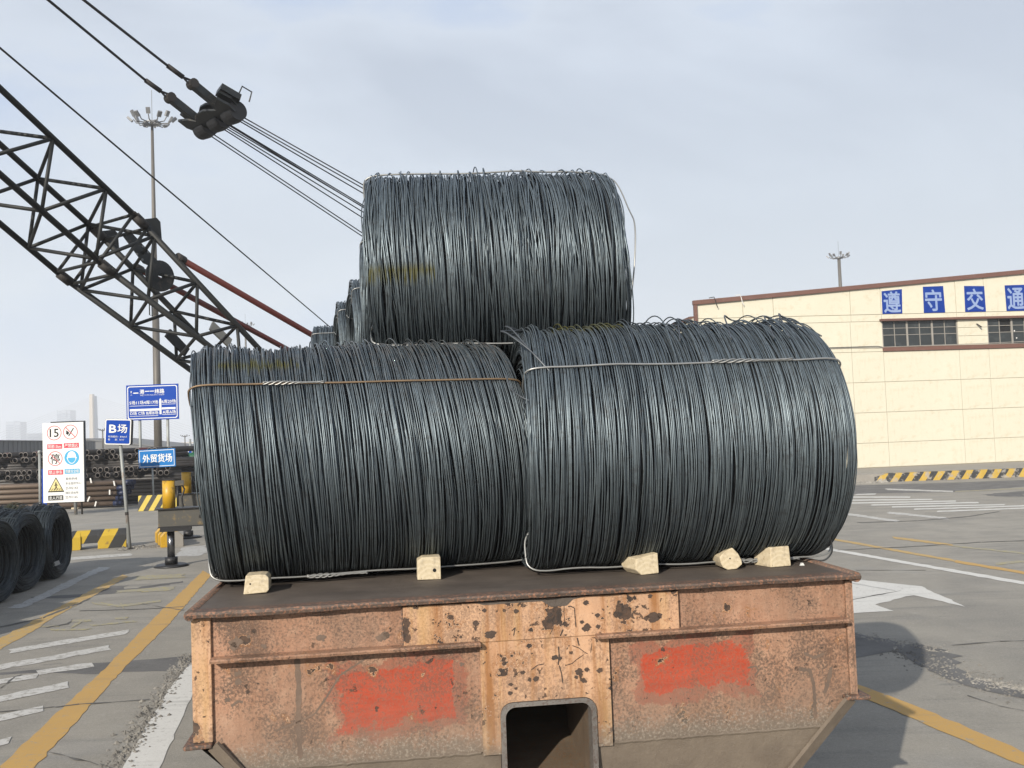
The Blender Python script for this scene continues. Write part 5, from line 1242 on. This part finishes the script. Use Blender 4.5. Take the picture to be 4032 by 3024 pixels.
# red backstop tubes
A0 = cpt('A', -1.05 * s9) + nB * .06; A1 = dp(1420, 1430, FOOT.y + 1.6); ad = (A1 - A0).normalized(); A1 = A1 + ad * max(0.0, (2.0 - A1.z) / ad.z); W(MB().tube(A0, A1, .062, 10), 'backstop_tube', M['rod'], True)
W(MB().tube(A0 - (A1 - A0).normalized() * .02, A0 + (A1 - A0).normalized() * .16, .085, 10), 'tube_collar', M['boom_rust'], True)
B0 = cpt('B', -1.05 * s9) + nB * .06; B1_ = A1 + (B0 - A0); W(MB().tube(B0, B1_, .062, 10), 'backstop_tube', M['rod'], True)
W(MB().tube(B0 - (B1_ - B0).normalized() * .02, B0 + (B1_ - B0).normalized() * .16, .085, 10), 'tube_collar', M['boom_rust'], True)
# bridle block
BR = dp(812, 440, 20.2); AF = dp(1600, 931, 24.0)
u = (AF - BR).normalized(); sv = (sB - u * sB.dot(u)).normalized(); wv = u.cross(sv); wv = wv if wv.z > 0 else -wv
def bp_(s_, t_, w_): return BR + sv * s_ + u * t_ + wv * w_
W(MB().prism([bp_(.78, -.20, -.10), bp_(.52, -.10, -.10), bp_(.40, .02, -.1), bp_(.10, -.12, -.1), bp_(-.10, -.12, -.1), bp_(-.40, .02, -.1), bp_(-.52, -.10, -.1), bp_(-.80, -.20, -.10), bp_(-.84, .05, -.1), bp_(-.74, .30, -.1), bp_(.74, .30, -.1), bp_(.84, .05, -.1)], wv * .05), 'bridle_plate', M['block'])
W(MB().prism([bp_(.78, -.20, .06), bp_(.52, -.10, .06), bp_(.40, .02, .06), bp_(.10, -.12, .06), bp_(-.10, -.12, .06), bp_(-.40, .02, .06), bp_(-.52, -.10, .06), bp_(-.80, -.20, .06), bp_(-.84, .05, .06), bp_(-.74, .30, .06), bp_(.74, .30, .06), bp_(.84, .05, .06)], wv * .05), 'bridle_plate', M['block'])
for s_ in (.56, .0, -.56):
    m = MB(); c_ = bp_(s_, .32, -.02); n = 20; P = []
    for i in range(n):
        a = 2 * math.pi * i / n
        for ww, rr in ((-.19, .20), (.0, .22), (.19, .20)): P.append(c_ + sv * ww + u * rr * math.cos(a) + wv * rr * math.sin(a))
    m.add(P, [(i * 3 + q_, ((i + 1) % n) * 3 + q_, ((i + 1) % n) * 3 + q_ + 1, i * 3 + q_ + 1) for i in range(n) for q_ in range(2)] + [tuple(i * 3 for i in range(n)), tuple(i * 3 + 2 for i in range(n))[::-1]])
    W(m, 'sheave', M['rope'], False)
W(MB().prism([bp_(-.52, -.14, .12), bp_(-.86, -.22, .12), bp_(-.90, .22, .12), bp_(-.60, .34, .12)], wv * .13), 'block_cover', M['block'])
W(MB().path([bp_(-.84, .18, .24), bp_(-.84, .20, .46), bp_(-.86, .42, .46), bp_(-.84, .44, .24)], .016, 6), 'handle', M['block'])
PEND = []
for s_ in (.46, -.46):
    a0 = bp_(s_, .05, 0); a1 = bp_(s_, -.62, .10); a2 = bp_(s_, -.84, .12); a3 = bp_(s_, -1.20, .15)
    W(MB().bar(a0, a1, .13, .16, wv), 'link_arm', M['block'])
    W(MB().tube(a0 - wv * .0 - sv * .10, a0 + sv * .10, .09, 12), 'link_pin', M['boom_rust']); W(MB().tube(a1 - sv * .09, a1 + sv * .09, .10, 12), 'link_pin', M['boom_rust'])
    for q_ in (-.05, .05): W(MB().tube(a1 + wv * q_ * 1.4, a2, .022, 6), 'eye_strap', M['rope'])
    W(MB().tube(a2, a3, .050, 10), 'socket', M['boom_rust'], True)
    far = cpt('A' if s_ < 0 else 'B', TIP) + nB * .3
    px0, py0 = ((190, 0) if s_ > 0 else (330, 0))
    q3 = dp(px0, py0, a3.y - 2.4); far = a3 + (q3 - a3).normalized() * 11.0
    W(MB().tube(a3, far, .026, 8), 'pendant_rope', M['rope'], True)
for s_ in (.66, .54, .14, .06, -.02, -.10, -.14, -.46, -.54, -.66):
    W(MB().tube(bp_(s_, .36, -.05), AF + sv * s_ * 1.7 + wv * random.uniform(-.08, .08), .013, 6), 'luffing_rope', M['rope'], True)
# hoist rope
h0 = dp(-320, -82, 9.2); h1 = dp(1268, 1261, 22.6); hd = (h1 - h0).normalized(); h2 = h1 + hd * max(.9, (2.7 - h1.z) / hd.z)
W(MB().tube(h0, h2, .012, 6), 'hoist_rope', M['rope'], True)
W(MB().tube(cpt('A', TIP), cpt('B', TIP), .16, 12), 'boom_head_sheave', M['block'], True)
# upper works and carrier, behind the coils
fw = Vector((dB.x, dB.y, 0)).normalized(); sd = Vector((-fw.y, fw.x, 0))
def up_(x, y, z): return Vector((ROT.x, ROT.y, 0)) + fw * x + sd * y + Vector((0, 0, z))
def ubox(x0, x1, y0, y1, z0, z1): return MB().add([up_(x, y, z) for z in (z0, z1) for x, y in ((x0, y0), (x1, y0), (x1, y1), (x0, y1))], [(3, 2, 1, 0), (4, 5, 6, 7), (0, 1, 5, 4), (1, 2, 6, 5), (2, 3, 7, 6), (3, 0, 4, 7)])
W(ubox(-2.6, 1.4, -1.0, 1.0, 1.55, 1.95), 'turntable_deck', M['crane_grey']); W(ubox(-2.9, -1.0, -1.05, 1.05, 1.96, 2.9), 'engine_house', M['crane_grey'])
W(MB().tube(up_(1.2, -.85, FOOT.z), up_(1.2, .85, FOOT.z), .09, 10), 'boom_foot_pin', M['boom_rust'])
for q_ in (-.6, .6):
    W(MB().tube(up_(-.6, q_, 1.9), AF + sv * q_, .07, 8), 'gantry_leg', M['boom']); W(MB().tube(up_(-2.4, q_, 1.9), AF + sv * q_, .07, 8), 'gantry_leg', M['boom'])
W(MB().tube(AF - sv * .8, AF + sv * .8, .12, 10), 'gantry_sheave', M['boom'])
o1 = gp(675, 2230); o2 = gp(742, 2118)
cd_ = (o2 - o1); cd_.z = 0; cd_.normalize(); cs = Vector((cd_.y, -cd_.x, 0))
cs = cs if cs.x > 0 else -cs
def cw(a, b, z): return Vector((o1.x, o1.y, 0)) + cd_ * a + cs * b + Vector((0, 0, z))
def cbox(a0, a1, b0, b1, z0, z1): return MB().add([cw(a, b, z) for z in (z0, z1) for a, b in ((a0, b0), (a0, b1), (a1, b1), (a1, b0))], [(3, 2, 1, 0), (4, 5, 6, 7), (0, 1, 5, 4), (1, 2, 6, 5), (2, 3, 7, 6), (3, 0, 4, 7)])
span = (o2 - o1).length
W(cbox(-1.6, span + 2.2, 1.9, 4.3, .85, 1.5), 'carrier_frame', M['crane_grey'])
for a in (-.9, 1.4, 2.9, span + 1.2):
    for b in (1.75, 4.1): W(MB().tube(cw(a, b, .55), cw(a, b + .4, .55), .55, 20), 'wheel', M['black_steel'], True)
for i_, a in enumerate((0.0, span)):
    zt = 1.03
    W(MB().prism([cw(a - .14, -.20, .71), cw(a - .14, -.20, zt), cw(a - .14, 2.2, zt), cw(a - .14, 2.2, .22), cw(a - .14, 1.9, .26), cw(a - .14, .86, .66), cw(a - .14, .70, .71)], cd_ * .30), 'outrigger_beam', M['crane_grey'])
    W(MB().prism([cw(a - .18, -.23, zt), cw(a - .18, 1.9, zt), cw(a + .20, 1.9, zt), cw(a + .20, -.23, zt)], Vector((0, 0, .022))), 'beam_flange', M['black_steel'])
    W(MB().prism([cw(a - .20, -.17, .64), cw(a - .20, .36, .64), cw(a + .20, .36, .64), cw(a + .20, -.17, .64)], Vector((0, 0, .068))), 'jack_collar', M['black_steel'])
    W(MB().prism([cw(a - .20, -.20, .711), cw(a - .20, .66, .711), cw(a + .20, .66, .711), cw(a + .20, -.20, .711)], Vector((0, 0, .02))), 'lower_flange', M['black_steel'])
    jc = W(MB().tube(cw(a, -.02, zt + .023), cw(a, -.02, zt + .52), .112, 18), 'jack_cylinder', M['crane_yellow'], True)
    W(MB().tube(cw(a, -.02, zt + .521), cw(a, -.02, zt + .535), .118, 18), 'cylinder_cap', M['boom_rust'], par=jc)
    W(MB().tube(cw(a - .02, .13, zt + .05), cw(a - .02, .13, zt + .42), .020, 8), 'valve_pipe', M['black_steel'], True, par=jc); W(MB().bar(cw(a, .08, zt + .46), cw(a, .24, zt + .47), .09, .09), 'valve_block', M['crane_grey'], par=jc)
    W(MB().path([cw(a, .20, zt + .45), cw(a, .25, zt + .35), cw(a, .20, zt + .2), cw(a, .22, zt + .03)], .018, 6), 'jack_hose', M['rope'], par=jc)
    W(MB().tube(cw(a, .0, .12), cw(a, .0, .64), .066, 16), 'jack_rod', M['chrome'], True)
    W(MB().tube(cw(a, .0, .05), cw(a, .0, .17), .112, 16), 'jack_shoe', M['black_steel'], True)
    W(MB().tube(cw(a, .0, .002), cw(a, .0, .042), .31, 24, .26), 'jack_pad', M['black_steel'], True)
    W(MB().prism([cw(a - .142, .50, .86), cw(a - .142, .50, .91), cw(a - .142, .66, .91), cw(a - .142, .66, .86)], cd_ * -.02), 'label_plate', M['black_steel'])

# ================================================================== LIGHT MASTS
def mast(label, px_top, py_top, Y, r0, r1, ring_r, n, foot_px=None, rod=True, boxes=1.0):
    tp = dp(px_top, py_top, Y); bx = tp.x
    t = thing('light_mast', label, 'light mast', (bx, Y, 0), 0, 'tall floodlight masts')
    H_ = tp.z
    MB().tube((0, 0, 0), (0, 0, H_ * .45), r0, 14, r0 * .78 + r1 * .22).build('pole', M['mast'], t, smooth=True)
    MB().tube((0, 0, H_ * .45), (0, 0, H_ + .2), r0 * .62 + r1 * .2, 14, r1).build('pole', M['mast'], t, smooth=True)
    MB().lathe([(ring_r * .40, -.08), (ring_r * .44, -.08), (ring_r * .44, .08), (ring_r * .40, .08)], 24, (0, 0, H_), closed=True).build('lamp_ring', M['lamp'], t)
    hub = MB()
    for i in range(n):
        a = 2 * math.pi * i / n; hub.tube((0, 0, H_ - .15), (ring_r * .42 * math.cos(a), ring_r * .42 * math.sin(a), H_), .05, 6)
    hub.build('ring_spokes', M['lamp'], t)
    for i in range(n):
        a = 2 * math.pi * (i + .3) / n; u_ = Vector((math.cos(a), math.sin(a), 0))
        arm = MB().path([u_ * ring_r * .42 + Vector((0, 0, H_)), u_ * ring_r * .8 + Vector((0, 0, H_ + .02)), u_ * ring_r * .95 + Vector((0, 0, H_ + .30 * boxes))], .045, 6).build('lamp_arm', M['lamp'], t)
        c_ = u_ * (ring_r * (1.0 if i % 2 else 1.12)) + Vector((0, 0, H_ + (.55 if i % 2 else .30) * boxes)); up2 = (Vector((0, 0, 1)) + u_ * (.5 if i % 2 else 1.1)).normalized()
        MB().bar(c_ - up2 * .23 * boxes, c_ + up2 * .23 * boxes, .30 * boxes, .16, u_).build('floodlight', M['lamp'], arm)
    if rod: MB().tube((0, 0, H_), (0, 0, H_ + 2.6), .022, 5).build('lightning_rod', M['lamp'], t)
    return t
mast('tall floodlight mast behind the lattice boom on the left', 599, 486, 75, .30, .10, 1.45, 12)
mast('distant floodlight mast seen over the left coil beside the red tube', 966, 1284, 205, .42, .16, 1.5, 10)
mast('floodlight mast rising behind the cream warehouse roof', 3303, 1016, 150, .42, .24, 1.45, 10)
mast('far thin light mast behind the number 17 sign', 728, 1718, 190, .16, .09, .75, 6, rod=False, boxes=.4)
mast('far thin light mast left of the small B sign', 404, 1694, 170, .16, .10, .7, 6, rod=False, boxes=.4)

# ================================================================== SHEDS, BRIDGE AND CITY
S1 = thing('long_shed', 'long dark grey shed behind the pipe stack at the far left', 'building', (-31, 62, 0))
eave = 3.45
a_, b_ = Vector((-9, -16, 0)), Vector((-34, 92, 0)); dd = (b_ - a_).normalized(); ns = 60
MB().prism([a_, b_, b_ + Vector((0, 0, eave)), a_ + Vector((0, 0, eave))], Vector((-.2, 0, 0))).build('wall', M['shed'], S1)
for i in range(ns):
    p_ = a_.lerp(b_, (i / ns) ** 1.0); MB().box(-.03, .05, -.06, .06, 0.05, eave - .02).build('sheet_rib', M['shed'], S1).location = p_
MB().prism([a_ + Vector((.25, 0, eave)), b_ + Vector((.25, 0, eave)), b_ + Vector((-16, 0, eave + .7)), a_ + Vector((-16, 0, eave + .7))], Vector((0, 0, .08))).build('roof', M['shed_roof'], S1)
q1, q2 = dp(330, 1732, 230), dp(724, 1789, 230)
S2 = thing('grey_roofed_shed', 'wide low shed with sloping grey roof far behind the blue signs', 'building', (q1.x, 230, 0))
w2 = q2.x - q1.x
MB().prism([(-14, 0, .0), (w2 + 6, 0, 0), (w2 + 6, 0, max(.6, q2.z - .5)), (0, 0, q1.z), (-14, 0, q1.z - 1.2)], (0, 30, 0)).build('wall', M['shed_roof'], S2)
MB().prism([(-14.5, -.4, q1.z - 1.15), (0, -.4, q1.z + .05), (w2 + 6.4, -.4, max(.65, q2.z - .45)), (w2 + 6.4, -.4, max(.65, q2.z - .45) + .25), (0, -.4, q1.z + .35), (-14.5, -.4, q1.z - .85)], (0, 30.8, 0)).build('roof', M['shed_roof'], S2)
q3 = dp(600, 1760, 260)
TK = thing('lattice_stand', 'small far lattice stand on the skyline left of the thick mast', 'tower', (q3.x, 260, 0)); zt_ = dp(600, 1750, 260).z
for sx in (-.6, .6):
    for sy in (-.6, .6): MB().tube((sx, sy, 0), (sx, sy, zt_), .08, 5).build('leg', M['mast'], TK)
for z_ in (zt_ * .3, zt_ * .6, zt_): MB().box(-.8, .8, -.8, .8, z_ - .1, z_).build('platform', M['mast'], TK)
# city towers in the haze
def tower(label, px0, px1, py, Y, cols, rows_, bits):
    a = dp(px0, py, Y); b = dp(px1, py, Y); t = thing('city_tower', label, 'building', ((a.x + b.x) / 2, Y, 0), 0, 'hazy towers on the skyline'); w_ = b.x - a.x
    for x0, x1, hh in bits:
        MB().box(-w_ / 2 + x0 * w_, -w_ / 2 + x1 * w_, 0, 22, 0, a.z * hh).build('block', M['tower'], t)
        for r_ in range(rows_):
            z0 = 4 + (a.z * hh - 8) * r_ / rows_
            MB().box(-w_ / 2 + (x0 + .08 * (x1 - x0)) * w_, -w_ / 2 + (x1 - .08 * (x1 - x0)) * w_, -.15, -.02, z0, z0 + (a.z * hh - 8) / rows_ * .5).build('window_band', M['tower_glass'], t)
tower('wide pale tower on the hazy skyline above the dark shed at far left', 22, 80, 1660, 1700, 3, 12, ((0, .58, 1.0), (.6, 1, .975)))
tower('bluish pair of towers on the hazy skyline above the white safety board', 223, 276, 1615, 1700, 3, 16, ((0, .30, .985), (.34, .70, 1.0), (.74, 1, .99)))
tower('low pale block on the hazy skyline between the shed and the safety board', 100, 165, 1708, 1750, 3, 6, ((0, 1, 1.0),))
# cable stayed bridge pylon
pt_ = dp(358, 1552, 950)
PY_ = thing('bridge_pylon', 'pale bridge pylon with faint stay cables on the hazy skyline', 'bridge', (pt_.x, 950, 0))
H_ = pt_.z
MB().prism([(-2.3, 0, 0), (1.5, 0, 0), (1.3, 0, H_), (-1.5, 0, H_)], (0, 5, 0)).build('leg', M['pylon'], PY_)
MB().prism([(1.7, 4, 0), (3.1, 4, 0), (1.9, 4, H_ * .97), (1.3, 4, H_ * .97)], (0, 5, 0)).build('leg', M['tower'], PY_)
MB().box(-150, 150, 1, 9, 5, 6.5).build('deck', M['pylon'], PY_)
for i in range(16):
    f_ = (i + 1) / 16
    for sx in (-1, 1): MB().tube((0, 6, H_ * (.55 + .42 * f_)), (sx * (20 + 115 * f_), 7, 6.5), .09, 4).build('stay_cable', M['cable'], PY_)

# ================================================================== AIR
g = bpy.data.materials.new('haze'); g.use_nodes = True; nt = g.node_tree; nt.nodes.clear()
ou = nt.nodes.new('ShaderNodeOutputMaterial'); pv_ = nt.nodes.new('ShaderNodeVolumePrincipled')
pv_.inputs['Color'].default_value = (0.93, 0.955, 1.0, 1); pv_.inputs['Density'].default_value = 0.00075; pv_.inputs['Anisotropy'].default_value = 0.1
nt.links.new(pv_.outputs[0], ou.inputs['Volume'])
hz = MB().box(-2600, 2600, -300, 2700, -1.0, 110.0).build('haze', g); hz['kind'] = 'stuff'
